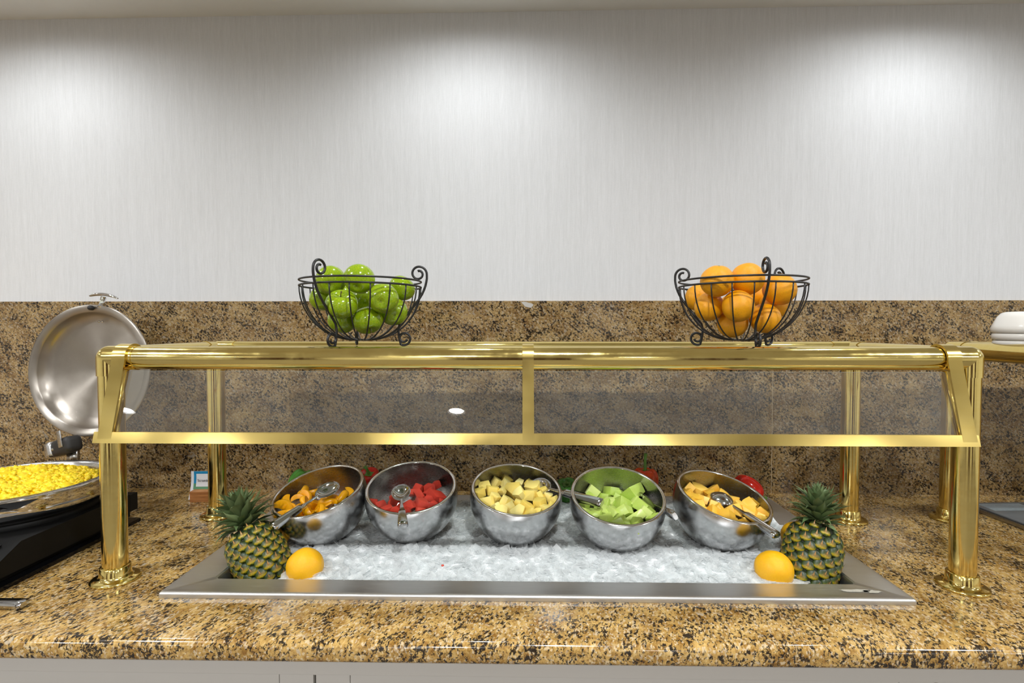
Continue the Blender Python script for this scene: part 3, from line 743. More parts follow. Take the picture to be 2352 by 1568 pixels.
for b, items in CHUNKS.items():
    n_top = len(items) - (6 if b == 1 else 5 if b in (2, 3, 4) else 7)
    idx = sorted(range(n_top), key=lambda k: -items[k][1]); LABS[b] = {}
    for r in range(5):
        row = sorted(idx[r * n_top // 5:(r + 1) * n_top // 5], key=lambda k: items[k][0] / items[k][1])
        for q, k in enumerate(row):
            LABS[b][k] = '%s, %s %s %s' % (WHAT[b][0], 'rightmost' if q == len(row) - 1 else ORD[q], ROWN[r], WHAT[b][1])
    for k in range(n_top, len(items)): LABS[b][k] = '%s buried under the top layer %s' % (WHAT[b][0], WHAT[b][1].replace('of', 'in'))
for b, items in CHUNKS.items():
    nm, mat, lab, grp = KIND[b]
    for k, (x, y, z, s) in enumerate(items):
        o = bpy.data.objects.new(nm, VAR[b][(k * 3 + b) % 7]); link(o)
        o.location = (x, y, z)
        f = {1: 2.3, 2: 1.3, 3: 1.15, 4: 1.2, 5: 1.18}[b] * s
        o.scale = (f, f, f)
        if b == 1: o.rotation_euler = (random.uniform(-.6, 1.0), random.uniform(-.5, .5), random.uniform(0, 6.28))
        else: o.rotation_euler = (random.uniform(-.7, .7), random.uniform(-.7, .7), random.uniform(0, 6.28))
        tag(o, LABS[b][k], 'fruit', grp)

# ------------------------------------------------------------------ serving spoons
def spoon(head, end, up, label, hl=.034, hw=.0245, name='serving_spoon', flip=1):
    """oval cup at head, hollow square handle ending at end."""
    head = Vector(head); end = Vector(end)
    X = (end - head); L = X.length; X.normalize()
    up = Vector(up); up = (up - X * up.dot(X)).normalized(); Y = up.cross(X)
    e = empty(name, head); tag(e, label, 'spoon', 'serving spoons in the fruit bowls')
    M = Matrix((X, Y, up)).transposed().to_4x4()
    V = []; F = []; nr, na = 7, 28
    dep = .011
    for lay in (0, 1):
        for i in range(nr + 1):
            q = i / nr
            for k in range(na):
                a = 2 * PI * k / na
                w = hw * (1 - .10 * math.cos(a))
                z = -dep * (1 - q ** 2.2) * flip - lay * .0011
                V.append(M @ Vector((hl * q * math.cos(a), w * q * math.sin(a), z)))
    for lay in (0, 1):
        o0 = lay * (nr + 1) * na
        for i in range(nr):
            for k in range(na): F.append((o0 + i * na + k, o0 + i * na + (k + 1) % na, o0 + (i + 1) * na + (k + 1) % na, o0 + (i + 1) * na + k))
    o1 = (nr + 1) * na
    for k in range(na): F.append((nr * na + k, nr * na + (k + 1) % na, o1 + nr * na + (k + 1) % na, o1 + nr * na + k))
    mesh_obj('bowl_of_spoon', V, F, M_spoon, e)
    # handle: thin neck widening into a hollow rectangular grip
    secs = [(hl - .004, .0035, .0012), (hl + .010, .0035, .0017), (hl + .030, .0048, .0022), (hl + .042, .0074, .0032), (hl + .046, .0092, .0056), (hl + .05, .0096, .0060), (L - .012, .0122, .0074), (L - .003, .0122, .0074), (L, .0098, .0055)]
    V = []; F = []; nn = 12
    for x, w, h in secs:
        for k in range(nn):
            a = 2 * PI * (k + .5) / nn
            c, s = math.cos(a), math.sin(a)
            g = (abs(c) ** 4 + abs(s) ** 4) ** -.25
            V.append(M @ Vector((x, w * c * g, h * s * g)))
    for i in range(len(secs) - 1):
        for k in range(nn): F.append((i * nn + k, i * nn + (k + 1) % nn, (i + 1) * nn + (k + 1) % nn, (i + 1) * nn + k))
    F.append(tuple(range(nn))); F.append(tuple((len(secs) - 1) * nn + k for k in range(nn)))
    h = mesh_obj('handle', V, F, M_spoon, e); h.data.set_sharp_from_angle(angle=math.radians(50))
    return e
spoon((-.5044, 1.335, .1425), (-.590, 1.212, .0905), (.1, -.35, 1), 'steel serving spoon lying across the peach slices with its handle to the lower left')
spoon((-.3072, 1.315, .1435), (-.2745, 1.192, .1035), (0, -.6, 1), 'steel serving spoon over the watermelon bowl, handle pointing at the viewer')
spoon((.050, 1.395, .1370), (.1973, 1.270, .1326), (.2, -.9, .75), 'steel serving spoon dug into the pineapple chunks, handle reaching over the honeydew bowl', hl=.034, hw=.026)
spoon((.3300, 1.36, .1100), (.3690, 1.248, .1105), (.9, .2, .6), 'short steel serving spoon at the right side of the honeydew bowl', hl=.032, hw=.026)
spoon((.5210, 1.355, .1200), (.5884, 1.200, .0835), (0, -.2, 1), 'steel serving spoon in the cantaloupe bowl with its handle to the lower right', hl=.032, hw=.026, flip=-1)
s6 = spoon((-1.20, 1.019, .012), (-.9995, 1.0176, .0072), (0, 0, 1), 'steel spoon on the counter, its handle end at the left edge below the egg pan')
s6['group'] = 'spoons lying on the counter'

# ------------------------------------------------------------------ brass sneeze guards
GX0, GX1, GY0, GY1 = -.908, .957, 1.137, 1.531
RR = .0252; ZR = .4965
SG = empty('sneeze_guard', (GX0, GY0, 0))
tag(SG, 'polished brass sneeze guard with a clear glass front over the ice pan', 'sneeze guard', 'brass sneeze guards along the counter')
def g_mesh(name, V, F, mat, parent=SG):
    off = Vector((GX0, GY0, 0))
    return mesh_obj(name, [Vector(v) - off for v in V], F, mat, parent)
def cyl(p, q, r, n=40, k=1):
    P = [Vector(p).lerp(Vector(q), i / k) for i in range(k + 1)]
    return tube_data(P, r, n)
for x in (GX0, GX1):
    for y in (GY0, GY1):
        V, F = cyl((x, y, .02), (x, y, ZR), .0245); g_mesh('post', V, F, M_brass).data.set_sharp_from_angle(angle=.9)
        prof = [(.047, .0003), (.0485, .002), (.0478, .0052), (.044, .0072), (.036, .0078), (.0318, .010), (.0302, .016), (.0292, .0315), (.0284, .0325), (.0240, .0325)]
        V, F = lathe_data(prof, 56, Matrix.Translation((x, y, 0)))
        fo = g_mesh('floor_flange', V, F, M_brass)
        for a in (.9, .9 + 2 * PI / 3, .9 + 4 * PI / 3):
            cx, cy = x + .0385 * math.cos(a + PI), y + .0385 * math.sin(a + PI)
            V, F = lathe_data([(.0001, .0094), (.0028, .0092), (.0040, .0078), (.0040, .006)], 14, Matrix.Translation((cx, cy, 0)))
            g_mesh('screw', V, F, plain('dull_screw', srgb(96, 70, 30), .4, metal=1.) if 'dull_screw' not in bpy.data.materials else bpy.data.materials['dull_screw'], fo)
        # corner elbow, three way
        sx = 1 if x == GX0 else -1; sy = 1 if y == GY0 else -1
        re = .0268
        sl = .062
        dd = [cyl((x, y, ZR), (x + sx * sl, y, ZR), re), cyl((x, y, ZR), (x, y, ZR - .039), re), cyl((x, y, ZR), (x, y + sy * .05, ZR), re)]
        Vs = []; Fs = []; nn = 28
        for i in range(nn // 2 + 1):
            for k in range(nn):
                t = PI * i / (nn // 2); a = 2 * PI * k / nn
                Vs.append((x + re * math.sin(t) * math.cos(a), y + re * math.sin(t) * math.sin(a), ZR + re * math.cos(t)))
        for i in range(nn // 2):
            for k in range(nn): Fs.append((i * nn + k, i * nn + (k + 1) % nn, (i + 1) * nn + (k + 1) % nn, (i + 1) * nn + k))
        dd.append((Vs, Fs))
        V, F = join_data(*dd); o = g_mesh('corner_elbow', V, F, M_brass); o.data.set_sharp_from_angle(angle=.9)
XM = .0139
for y, nm in ((GY0, 'front_rail'), (GY1, 'back_rail')):
    V, F = cyl((GX0 + .02, y, ZR), (GX1 - .02, y, ZR), RR, 48, 12); g_mesh(nm, V, F, M_brass).data.set_sharp_from_angle(angle=.9)
for x in (GX0, GX1):
    V, F = cyl((x, GY0 + .02, ZR), (x, GY1 - .02, ZR), RR, 48, 4); g_mesh('side_rail', V, F, M_brass).data.set_sharp_from_angle(angle=.9)
# straps that wrap the rail and slope down to the lower bar
BY, BZ = 1.0645, .335
def strap(x, w, th=.0045, r=RR + .0018):
    path = []
    for k in range(13):
        a = math.radians(60 - (60 + 166) * 0 + 0) if False else math.radians(50 + k * (188 - 50) / 12.)
        path.append((GY0 + r * math.cos(a), ZR + r * math.sin(a)))
    # leaves the rail tangentially and goes down to the bar
    path.append((BY + .0035, BZ - .004))
    V = []; F = []; N = len(path)
    for i, (y, z) in enumerate(path):
        p0 = Vector(path[max(i - 1, 0)]); p1 = Vector(path[min(i + 1, N - 1)]); t = (p1 - p0).normalized(); n = Vector((-t.y, t.x))
        if (Vector((y, z)) - Vector((GY0, ZR))).dot(n) < 0: n = -n
        if i == N - 1: n = Vector((-(Vector(path[-1]) - Vector(path[-2])).normalized().y, (Vector(path[-1]) - Vector(path[-2])).normalized().x)); n = n if n.x < 0 else -n
        f = 1 if i < N - 2 else 1.
        for sxx in (-1, 1):
            for t2 in (0, th): V.append((x + sxx * w / 2, y + n.x * t2, z + n.y * t2))
    for i in range(N - 1):
        a = i * 4; b = a + 4
        F += [(a, a + 1, b + 1, b), (a + 1, a + 3, b + 3, b + 1), (a + 3, a + 2, b + 2, b + 3), (a + 2, a, b, b + 2)]
    F += [(0, 2, 3, 1), ((N - 1) * 4, (N - 1) * 4 + 1, (N - 1) * 4 + 3, (N - 1) * 4 + 2)]
    o = g_mesh('strap', V, F, M_brassbar); o.data.set_sharp_from_angle(angle=.7)
    return o
strap(-.868, .029); strap(XM, .024); strap(.9055, .029)
# channels behind the straps that hold the glass ends
GT = Vector((1.1115, .4655)); GB = Vector((1.0705, .338))
for x, w in ((-.868, .029), (.9055, .029), (XM, .010)):
    y0, z0, y1, z1 = 1.1125, .472, 1.0690, .338
    V = [(xx, yy, zz) for xx in (x - w / 2 + .0004, x + w / 2 - .0004) for yy, zz in ((y0 - .003, z0), (y0 + .0085, z0), (y1 + .0085, z1), (y1 - .003, z1))]
    g_mesh('glass_channel', V, [(0, 1, 2, 3), (7, 6, 5, 4), (0, 4, 5, 1), (1, 5, 6, 2), (2, 6, 7, 3), (3, 7, 4, 0)], M_brassbar)
# lower bar, an L profile across the whole front
V, F = extrude_x([(BY - .0030, BZ - .0115), (BY + .0030, BZ + .0105), (BY + .005, BZ + .011), (BY + .016, BZ + .009), (BY + .016, BZ + .006), (BY + .0065, BZ + .007), (BY + .0005, BZ - .0115)], -.8915, .9245)
g_mesh('lower_bar', V, F, M_brassbar).data.set_sharp_from_angle(angle=.3)
# panes: a sheet each side of the middle strap
for a, b in ((-.8545, XM - .0005), (XM + .0005, .892)):
    yt, zt, yb, zb = GT.x + .003, GT.y + .0035, GB.x + .004, GB.y
    V = [(a, yt, zt), (b, yt, zt), (b, yb, zb), (a, yb, zb)]
    g_mesh('glass_pane', V, [(0, 1, 2, 3)], M_glass).data.polygons[0].use_smooth = False
    bm = 0
    g_mesh('glass_edge', [(a, yt, zt), (b, yt, zt), (b, yt + .005, zt + .0002), (a, yt + .005, zt + .0002)], [(0, 1, 2, 3)], plain('glass_edge_sheen', srgb(176, 186, 180), .2) if 'glass_edge_sheen' not in bpy.data.materials else bpy.data.materials['glass_edge_sheen'])
# glass shelf between the rails
ZS = .5135
V, F = bxd(GX0 + .012, GX1 - .012, GY0 + .012, GY1 - .012, ZS - .006, ZS)
g_mesh('glass_shelf', V[:], [F[3]] if False else [(1, 5, 7, 3)], M_shelfglass)
g2 = copy_tree(SG); g2.location = (1.256, GY0 + .012, 0)
g2['label'] = 'second brass sneeze guard at the right edge, carrying the white china'

# ------------------------------------------------------------------ wire baskets
RBK = .149; ZC = .680
def arc_pts(R, z0, t0, t1, n): pass
def spiral(cx, cz, r0, r1, a0, turns, n=26):
    return [(cx + (r0 + (r1 - r0) * i / n) * math.cos(a0 + turns * 2 * PI * i / n), cz + (r0 + (r1 - r0) * i / n) * math.sin(a0 + turns * 2 * PI * i / n)) for i in range(n + 1)]
def smooth_path(P, it=2):
    for _ in range(it):
        Q = [P[0]]
        for a, b in zip(P[:-1], P[1:]):
            Q += [(a[0] * .75 + b[0] * .25, a[1] * .75 + b[1] * .25), (a[0] * .25 + b[0] * .75, a[1] * .25 + b[1] * .75)]
        Q.append(P[-1]); P = Q
    return P
def leg_path():
    """radial profile (r, z above shelf): foot scroll, stem along the bowl, top scroll."""
    foot = spiral(.106, .0215, .0075, .0185, math.radians(-20), -1.28)      # ends low, heading inward
    # reverse handled by construction: inner end first, outer end last
    stem = [(.088, .034), (.0895, .052), (.110, .078), (.132, .105), (.150, .130), (.160, .152), (.1645, .172)]
    top = spiral(.1435, .187, .0215, .0070, math.radians(-8), 1.32)
    return smooth_path(foot + stem[1:] + top, 1)
def basket(center, legs, label, grp):
    e = empty('wire_basket', (center[0], center[1], ZS)); tag(e, label, 'basket', grp)
    zc = ZC - ZS
    def ring(r, z, w): return tube('rim_ring', [(r * math.cos(2 * PI * k / 64), r * math.sin(2 * PI * k / 64), z) for k in range(64)], w, M_iron, e, 8, closed=True)
    ring(.1495, zc + .0005, .0024); ring(.1492, zc - .0135, .0024)
    NR = 20
    for k in range(NR):
        a = 2 * PI * (k + .35) / NR
        P = []
        for j in range(15):
            t = PI / 2 * j / 14
            P.append((RBK * math.cos(t * .93) * math.cos(a), RBK * math.cos(t * .93) * math.sin(a), zc - .0135 - (RBK - .0135) * math.sin(t)))
        tube('rib', P, .00175, M_iron, e, 6)
    ring(.017, zc - RBK + .0005, .002)
    for az in legs:
        c, s = math.cos(math.radians(az)), math.sin(math.radians(az))
        lp = leg_path()
        tube('scroll_leg', [(r * c, r * s, z) for r, z in lp], .0031, M_iron, e, 8)
    return e
basket((-.4078, 1.33), (247, 5, 115), 'black wire basket with scroll handles holding green apples on the left half of the shelf', 'black wire fruit baskets')
basket((.5524, 1.33), (148, 28, -92), 'black wire basket with scroll handles holding oranges on the right half of the shelf', 'black wire fruit baskets')

# apples
def apple_mesh():
    prof = []
    for i in range(25):
        t = PI * i / 24
        r = .5 * math.sin(t) * (1 + .06 * math.cos(t)) ; z = .46 * math.cos(t)
        z -= .17 * math.exp(-(r / .15) ** 2) * (1 if t < PI / 2 else 0)
        z += .11 * math.exp(-(r / .13) ** 2) * (1 if t > PI / 2 else 0)
        prof.append((max(r, 1e-4) * 2, z * 2))
    V, F = lathe_data(prof, 36)
    V = [Vector((v.x * (1 + .035 * math.cos(5 * math.atan2(v.y, v.x)) * (1 if v.z < 0 else .3) * abs(v.z)), v.y * (1 + .035 * math.cos(5 * math.atan2(v.y, v.x)) * (1 if v.z < 0 else .3) * abs(v.z)), v.z)) for v in V]
    me = bpy.data.meshes.new('skin'); me.from_pydata(V, [], F)
    bm = bmesh.new(); bm.from_mesh(me); bmesh.ops.remove_doubles(bm, verts=bm.verts, dist=1e-3); bmesh.ops.recalc_face_normals(bm, faces=bm.faces); bm.to_mesh(me); bm.free()
    me.polygons.foreach_set('use_smooth', [True] * len(me.polygons)); me.materials.append(M_apple)
    return me
AM = apple_mesh()
def small(name, V, F, mat):
    me = bpy.data.meshes.new(name); me.from_pydata([tuple(v) for v in V], [], F); me.materials.append(mat)
    me.polygons.foreach_set('use_smooth', [True] * len(me.polygons)); return me
V, F = tube_data([(0, 0, .58), (.02, 0, .78), (.07, .01, .98)], [.035, .03, .045], 6)
STEM = small('stem', V, F, M_stem)
V = []; F = []
for k in range(10):
    a = 2 * PI * k / 10; rr_ = .09 if k % 2 else .045; V.append((rr_ * math.cos(a), rr_ * math.sin(a), -.72 - (.02 if k % 2 else 0)))
V.append((0, 0, -.68)); F = [(k, (k + 1) % 10, 10) for k in range(10)]
CALYX = small('calyx', V, F, M_stem)
def aim(axis_dir):     # rotation whose local +Z points along axis_dir
    return Vector((0, 0, 1)).rotation_difference(Vector(axis_dir).normalized()).to_euler()
APPLE_INFO = [('green apple on the very top of the heap, its calyx facing the viewer', (0, .75, .65)), ('green apple at the upper left of the heap behind the left scroll handle', (-.2, .9, .5)),
              ('yellowish green apple at the front left with its stem hollow upward', (.1, -.55, .8)), ('green apple at the front right showing its dark calyx', (-.05, .93, .3)),
              ('yellow blushed green apple at the upper right rim of the basket', (.5, .3, .8)), ('green apple at the far left edge of the apple basket', (-.5, .2, .7)),
              ('green apple at the bottom left of the apple basket', (.3, .2, .9)), ('green apple at the bottom centre of the apple basket', (.3, -.3, -.8)),
              ('green apple at the lower right with its calyx facing outward', (-.35, .88, .3)), ('green apple buried in the middle of the heap between the front two', (.2, .3, .9)),
              ('green apple deep at the back left of the heap', (0, .5, .8))]
for (x, y, z, r), (lab, ax) in zip(APPLES, APPLE_INFO):
    o = bpy.data.objects.new('green_apple', AM); link(o); o.location = (x, y, z); o.scale = (r, r, r * .98); o.rotation_euler = aim(ax)
    tag(o, lab, 'apple', 'green apples in the wire basket')
    for nm, me in (('stem', STEM), ('calyx', CALYX)):
        c = bpy.data.objects.new(nm, me); link(c, o)
# oranges
def sphere_mesh(name, mat, sx=1, sz=.96, pole=.0, seed=0):
    V = []; F = []; n, m = 36, 22
    for i in range(m + 1):
        t = PI * i / m
        for k in range(n):
            a = 2 * PI * k / n
            v = Vector((math.sin(t) * math.cos(a), math.sin(t) * math.sin(a), math.cos(t)))
            q = 1 + .025 * noise.noise(v * 1.7 + Vector((seed, 0, 0)))
            if t > PI * .5: q += pole * math.exp(-((PI - t) / .28) ** 2)
            q -= .04 * math.exp(-(t / .16) ** 2)
            V.append(Vector((v.x * sx, v.y * sx, v.z * sz)) * q)
    for i in range(m):
        for k in range(n): F.append((i * n + k, (i + 1) * n + k, (i + 1) * n + (k + 1) % n, i * n + (k + 1) % n))
    me = bpy.data.meshes.new(name); me.from_pydata(V, [], F)
    bm = bmesh.new(); bm.from_mesh(me); bmesh.ops.remove_doubles(bm, verts=bm.verts, dist=1e-4); bm.to_mesh(me); bm.free()
    me.polygons.foreach_set('use_smooth', [True] * len(me.polygons)); me.materials.append(mat); return me
OM = [sphere_mesh('peel', M_orange, seed=s) for s in (0, 4, 9)]
V = []; F = []
for k in range(12):
    a = 2 * PI * k / 12; q = .085 if k % 2 else .05; V.append((q * math.cos(a), q * math.sin(a), .93))
V.append((0, 0, .955)); F = [(k, (k + 1) % 12, 12) for k in range(12)]
SCAR = small('stem_scar', V, F, plain('stem_scar_green', srgb(120, 130, 50), .7))
OR_INFO = [('orange on top of the heap at the left, its stem scar upward', (0, -.3, 1)), ('smooth orange on top of the heap at the centre', (.2, .8, .3)), ('large orange at the upper right behind the front scroll handle', (.4, .5, .6)),
           ('orange in the centre front of the basket with a greenish right side', (.8, -.4, .2)), ('orange at the lower left of the orange basket', (-.5, .5, .5)), ('orange at the very bottom of the orange basket', (0, .4, -.8)),
           ('orange at the lower right with a green tinged stem end', (.5, -.4, .7)), ('orange at the back right edge of the heap', (.5, .5, .5)), ('orange deep in the middle behind the front scroll handle', (0, 1, 0)),
           ('orange at the back left edge of the heap', (-.6, .4, .6)), ('orange hidden deep behind the centre front orange', (0, 1, .2))]
for k, ((x, y, z, r), (lab, ax)) in enumerate(zip(ORANGES, OR_INFO)):
    o = bpy.data.objects.new('orange', OM[k % 3]); link(o); o.location = (x, y, z); o.scale = (r, r, r); o.rotation_euler = aim(ax)
    tag(o, lab, 'orange', 'oranges in the wire basket')
    c = bpy.data.objects.new('stem_scar', SCAR); link(c, o)

# ------------------------------------------------------------------ citrus on the ice
CM = [sphere_mesh('peel', M_citrus, sz=1.0, pole=.04, seed=s) for s in (2, 7)]
CS = small('stem_scar', *[(V), F], plain('citrus_scar', srgb(150, 110, 40), .7))
for k, (p, r, ax, lab) in enumerate([((-.4955, 1.172, .0165), .0405, (-.9, .3, -.2), 'yellow orange citrus fruit on the ice right of the left pineapple'),
                                    ((.5690, 1.172, .0190), .0400, (.85, -.2, -.35), 'yellow orange citrus fruit on the ice left of the right pineapple'),
                                    ((-.6220, 1.287, .0400), .0360, (0, .3, 1), 'orange tucked between the left pineapple and the peach bowl'),
                                    ((.6850, 1.300, .0430), .0360, (0, .3, 1), 'orange mostly hidden behind the right pineapple')]):
    o = bpy.data.objects.new('citrus_fruit', CM[k % 2]); link(o); o.location = p; o.scale = (r, r, r * (1.02 if k < 2 else .97)); o.rotation_euler = aim(ax)
    tag(o, lab, 'citrus', 'loose citrus fruit on the ice')
    c = bpy.data.objects.new('stem_scar', CS); link(c, o)

# ------------------------------------------------------------------ pineapples
def fruitlet_mesh():
    V = []; F = []
    n = 6
    R0, R1, R2 = 1., .72, .30
    ring = []
    lay = [(R0, -.0030), (R0 * .93, .0012), (R1, .0034), (R2, .0042)]
    s = .0128
    for q, z in lay:
        for k in range(12):
            a = 2 * PI * k / 12; hx = 1 / max(abs(math.cos((a + PI / 6) % (PI / 3) - PI / 6)), .5)
            hx = hx * .5 + .5
            x, y = q * hx * math.cos(a), q * hx * math.sin(a)
            V.append((x * s, y * s * .92, z - (.0012 if y > 0 else -.0008) * q))
    m = 12
    for i in range(3):
        for k in range(m): F.append((i * m + k, i * m + (k + 1) % m, (i + 1) * m + (k + 1) % m, (i + 1) * m + k))
    # bract: a papery spike curving toward the crown
    b = len(V)
    V += [(-.0026, -.0034, .0040), (.0026, -.0034, .0040), (-.0011, .0020, .0062), (.0011, .0020, .0062), (0, .0088, .0088), (0, -.001, .0058)]
    F += [(b, b + 1, b + 5), (b, b + 5, b + 2), (b + 1, b + 3, b + 5), (b + 5, b + 3, b + 2), (b + 2, b + 3, b + 4), (b, b + 2, b + 4), (b + 1, b + 4, b + 3)]
    F.append(tuple(3 * m + k for k in range(m)))
    me = bpy.data.meshes.new('fruitlet'); me.from_pydata(V, [], F); me.materials.append(M_fruitlet)
    me.polygons.foreach_set('use_smooth', [True] * len(me.polygons)); me.set_sharp_from_angle(angle=.8)
    return me
FM = fruitlet_mesh()
def leaf_mesh(L, w, curl):
    V = []; F = []; n = 8
    for i in range(n + 1):
        t = i / n
        ww = w * (math.sin(PI * (.18 + .82 * t)) ** .8 if t < .999 else 0.) * (1 if t < .5 else (1 - (t - .5) / .5) ** .75)
        ww = max(ww, .0002)
        a = curl * t * t
        y = L * t * math.cos(a * .6); z = -L * t * math.sin(a * .6) * .6 + .35 * ww
        V += [(-ww, y, z + ww * .35), (-ww * .5, y, z - ww * .05), (0, y, z - ww * .28), (ww * .5, y, z - ww * .05), (ww, y, z + ww * .35)]
    for i in range(n):
        for k in range(4): F.append((i * 5 + k, i * 5 + k + 1, (i + 1) * 5 + k + 1, (i + 1) * 5 + k))
    me = bpy.data.meshes.new('leaf'); me.from_pydata(V, [], F); me.materials.append(M_leaf)
    me.polygons.foreach_set('use_smooth', [True] * len(me.polygons)); return me
LM = [leaf_mesh(.070, .0095, c) for c in (.2, .8, -.5)]
def pineapple(base, top, R, crown_dir, label, seed, crown=1.0, csize=1.0):
    random.seed(seed)
    base = Vector(base); top = Vector(top); Z = (top - base); H = Z.length; Z.normalize()
    X = Vector((0, -1, 0)).cross(Z).normalized(); Y = Z.cross(X)
    e = empty('pineapple', base); tag(e, label, 'pineapple', 'whole pineapples in the pan corners')
    B = Matrix((X, Y, Z)).transposed()
    def prof(t): return R * (1 - abs(2 * t - .98) ** 4.2 * .50) if t < .98 else R * .45
    P = [(1e-4, 0)] + [(prof(t) - .0065, t * H) for t in [0.0, .02, .06, .12, .2, .3, .4, .5, .6, .7, .8, .88, .94, .975]] + [(R * .30, H * .995), (1e-4, H)]
    P[1] = (R * .55, 0.0)
    V, F = lathe_data(P, 32, B.to_4x4())
    mesh_obj('core_skin', V, F, M_rindbase, e)
    # fruitlets in spiral rows
    N = 118; pts = []
    ts = []; acc = 0
    tt = .035
    step = .0
    # spacing in t inversely proportional to the girth
    raw = []; t = .03
    while t < .965: raw.append(t); t += .00745 * R / prof(t) * .92
    N = len(raw)
    for i, t in enumerate(raw):
        th = i * 2.399963
        r = prof(t) - .0035; dr = (prof(min(t + .02, .965)) - prof(max(t - .02, .0))) / (.04 * H)
        n = Vector((math.cos(th), math.sin(th), -dr * .8)).normalized()
        up = Vector((0, 0, 1)); up = (up - n * up.dot(n)).normalized(); sd = up.cross(n)
        p = Vector((r * math.cos(th), r * math.sin(th), t * H))
        Mx = (B @ Matrix((sd, up, n)).transposed()).to_4x4(); Mx.translation = B @ p
        o = bpy.data.objects.new('fruitlet', FM); link(o, e); o.matrix_basis = Mx
        s = min(1.08, .62 + .5 * r / R) * (R / .066); o.scale = (s, s, s * random.uniform(.85, 1.15))
    # crown
    cd = Vector(crown_dir).normalized(); cx = Vector((0, -1, 0)).cross(cd).normalized(); cy = cd.cross(cx)
    C = Matrix((cx, cy, cd)).transposed()
    NL = 92
    for i in range(NL):
        f = i / NL            # 0 outermost, lowest
        th = i * 2.399963 + seed
        el = math.radians(4 + 80 * f ** .9 + random.uniform(-7, 7))
        h = (.003 + .078 * f ** 1.15) * csize
        rad = .014 * (1 - f * .7)
        d = Vector((math.cos(th) * math.cos(el), math.sin(th) * math.cos(el), math.sin(el)))
        out = Vector((-math.cos(th) * math.sin(el), -math.sin(th) * math.sin(el), math.cos(el)))
        sd = d.cross(out)
        Mx = (C @ Matrix((sd, d, out)).transposed()).to_4x4(); Mx.translation = (top - base) - Z * .006 + C @ Vector((rad * math.cos(th), rad * math.sin(th), h))
        o = bpy.data.objects.new('leaf', LM[i % 3]); link(o, e); o.matrix_basis = Mx
        L = (.55 + .55 * math.sin(PI * min(1, f * .85 + .22))) * random.uniform(.85, 1.12) * csize * crown * (1 - .38 * max(0, f - .6) / .4)
        o.scale = (L * (.9 + .35 * (1 - f)) , L, L)
pineapple((-.581, 1.200, -.048), (-.668, 1.238, .080), .0635, (-.42, .16, .88), 'whole pineapple leaning back in the left front corner of the pan', 3)
pineapple((.642, 1.195, -.065), (.700, 1.232, .104), .0630, (.06, .14, .97), 'whole pineapple standing upright in the right front corner of the pan', 8, .84, 1.0)

# ------------------------------------------------------------------ bell peppers behind the bowls
def pepper(loc, r, hgt, axis, mat, stem, label, spin=0., lobes=4, deep=.13):
    V = []; F = []; n, m = 48, 20
    for i in range(m + 1):
        t = i / m
        pr_ = [(0, .80), (.10, .86), (.25, .94), (.5, 1.0), (.7, 1.0), (.85, .96), (.95, .90), (1., .86)]
        for k in range(n):
            a = 2 * PI * k / n
            lob = 1 - deep * (1 - abs(math.cos(lobes * a / 2 + spin))) ** 1.4
            ang = PI * t
            rr = r * (math.sin(ang) ** .62 if 0 < t < 1 else 0) * (lob if 0 < t < 1 else 1) * (1 - .14 * t)
            z = hgt * .5 * math.cos(ang) * (1 + .10 * (lob - 1) * 4)
            z -= .20 * hgt * math.exp(-(rr / (.36 * r)) ** 2) * (1 if t < .5 else 0)
            z += .12 * hgt * math.exp(-(rr / (.3 * r)) ** 2) * (1 if t > .5 else 0)
            V.append((rr * math.cos(a), rr * math.sin(a), z))
    for i in range(m):
        for k in range(n): F.append((i * n + k, (i + 1) * n + k, (i + 1) * n + (k + 1) % n, i * n + (k + 1) % n))
    e = empty('bell_pepper', loc, aim(axis)); tag(e, label, 'pepper', 'bell peppers behind the bowls')
    mesh_obj('skin', V, F, mat, e)
    z0 = hgt * .30
    pts = [(0, 0, z0 - .002)] + [tuple(Vector(p) + Vector((0, 0, z0))) for p in stem]
    rad = [.0075, .0052] + [.0042] * (len(stem) - 2) + [.0052]
    tube('stem', pts, rad, M_greenstem, e, 8)
    V = []; F = []
    for k in range(12):
        a = 2 * PI * k / 12; q = .017 if k % 2 else .011; V.append((q * math.cos(a), q * math.sin(a), z0 + .0035 + q * .25))
    V.append((0, 0, z0 + .008)); F = [(k, (k + 1) % 12, 12) for k in range(12)]
    mesh_obj('calyx', V, F, M_greenstem, e)
pepper((-.6860, 1.60, .082), .040, .076, (.5, .3, .8), M_grp, [(0, 0, .008), (.004, 0, .018)], 'green bell pepper peeping out behind the peach bowl')
pepper((-.4710, 1.60, .083), .043, .086, (.05, -.42, .9), M_redp, [(0, 0, .008), (-.004, 0, .022), (-.011, .002, .034)], 'red bell pepper with green stem between the peach and watermelon bowls', .4)
pepper((.1400, 1.595, .058), .043, .080, (-.08, -.45, .88), M_grp, [(0, 0, .006), (.002, 0, .012)], 'green bell pepper between the pineapple and honeydew bowls', .5, lobes=5)
pepper((.3790, 1.595, .094), .043, .080, (.0, .05, 1), M_orp, [(0, 0, .012), (0, 0, .038), (.002, 0, .058)], 'orange red bell pepper with a tall stem behind the honeydew bowl', .2, lobes=5)
pepper((.6900, 1.595, .070), .041, .090, (.80, -.05, -.62), M_redp, [(0, 0, .010), (-.004, 0, .024), (-.014, .0, .034)], 'smooth red bell pepper behind the cantaloupe bowl with its stem down', .3, 3, .05)

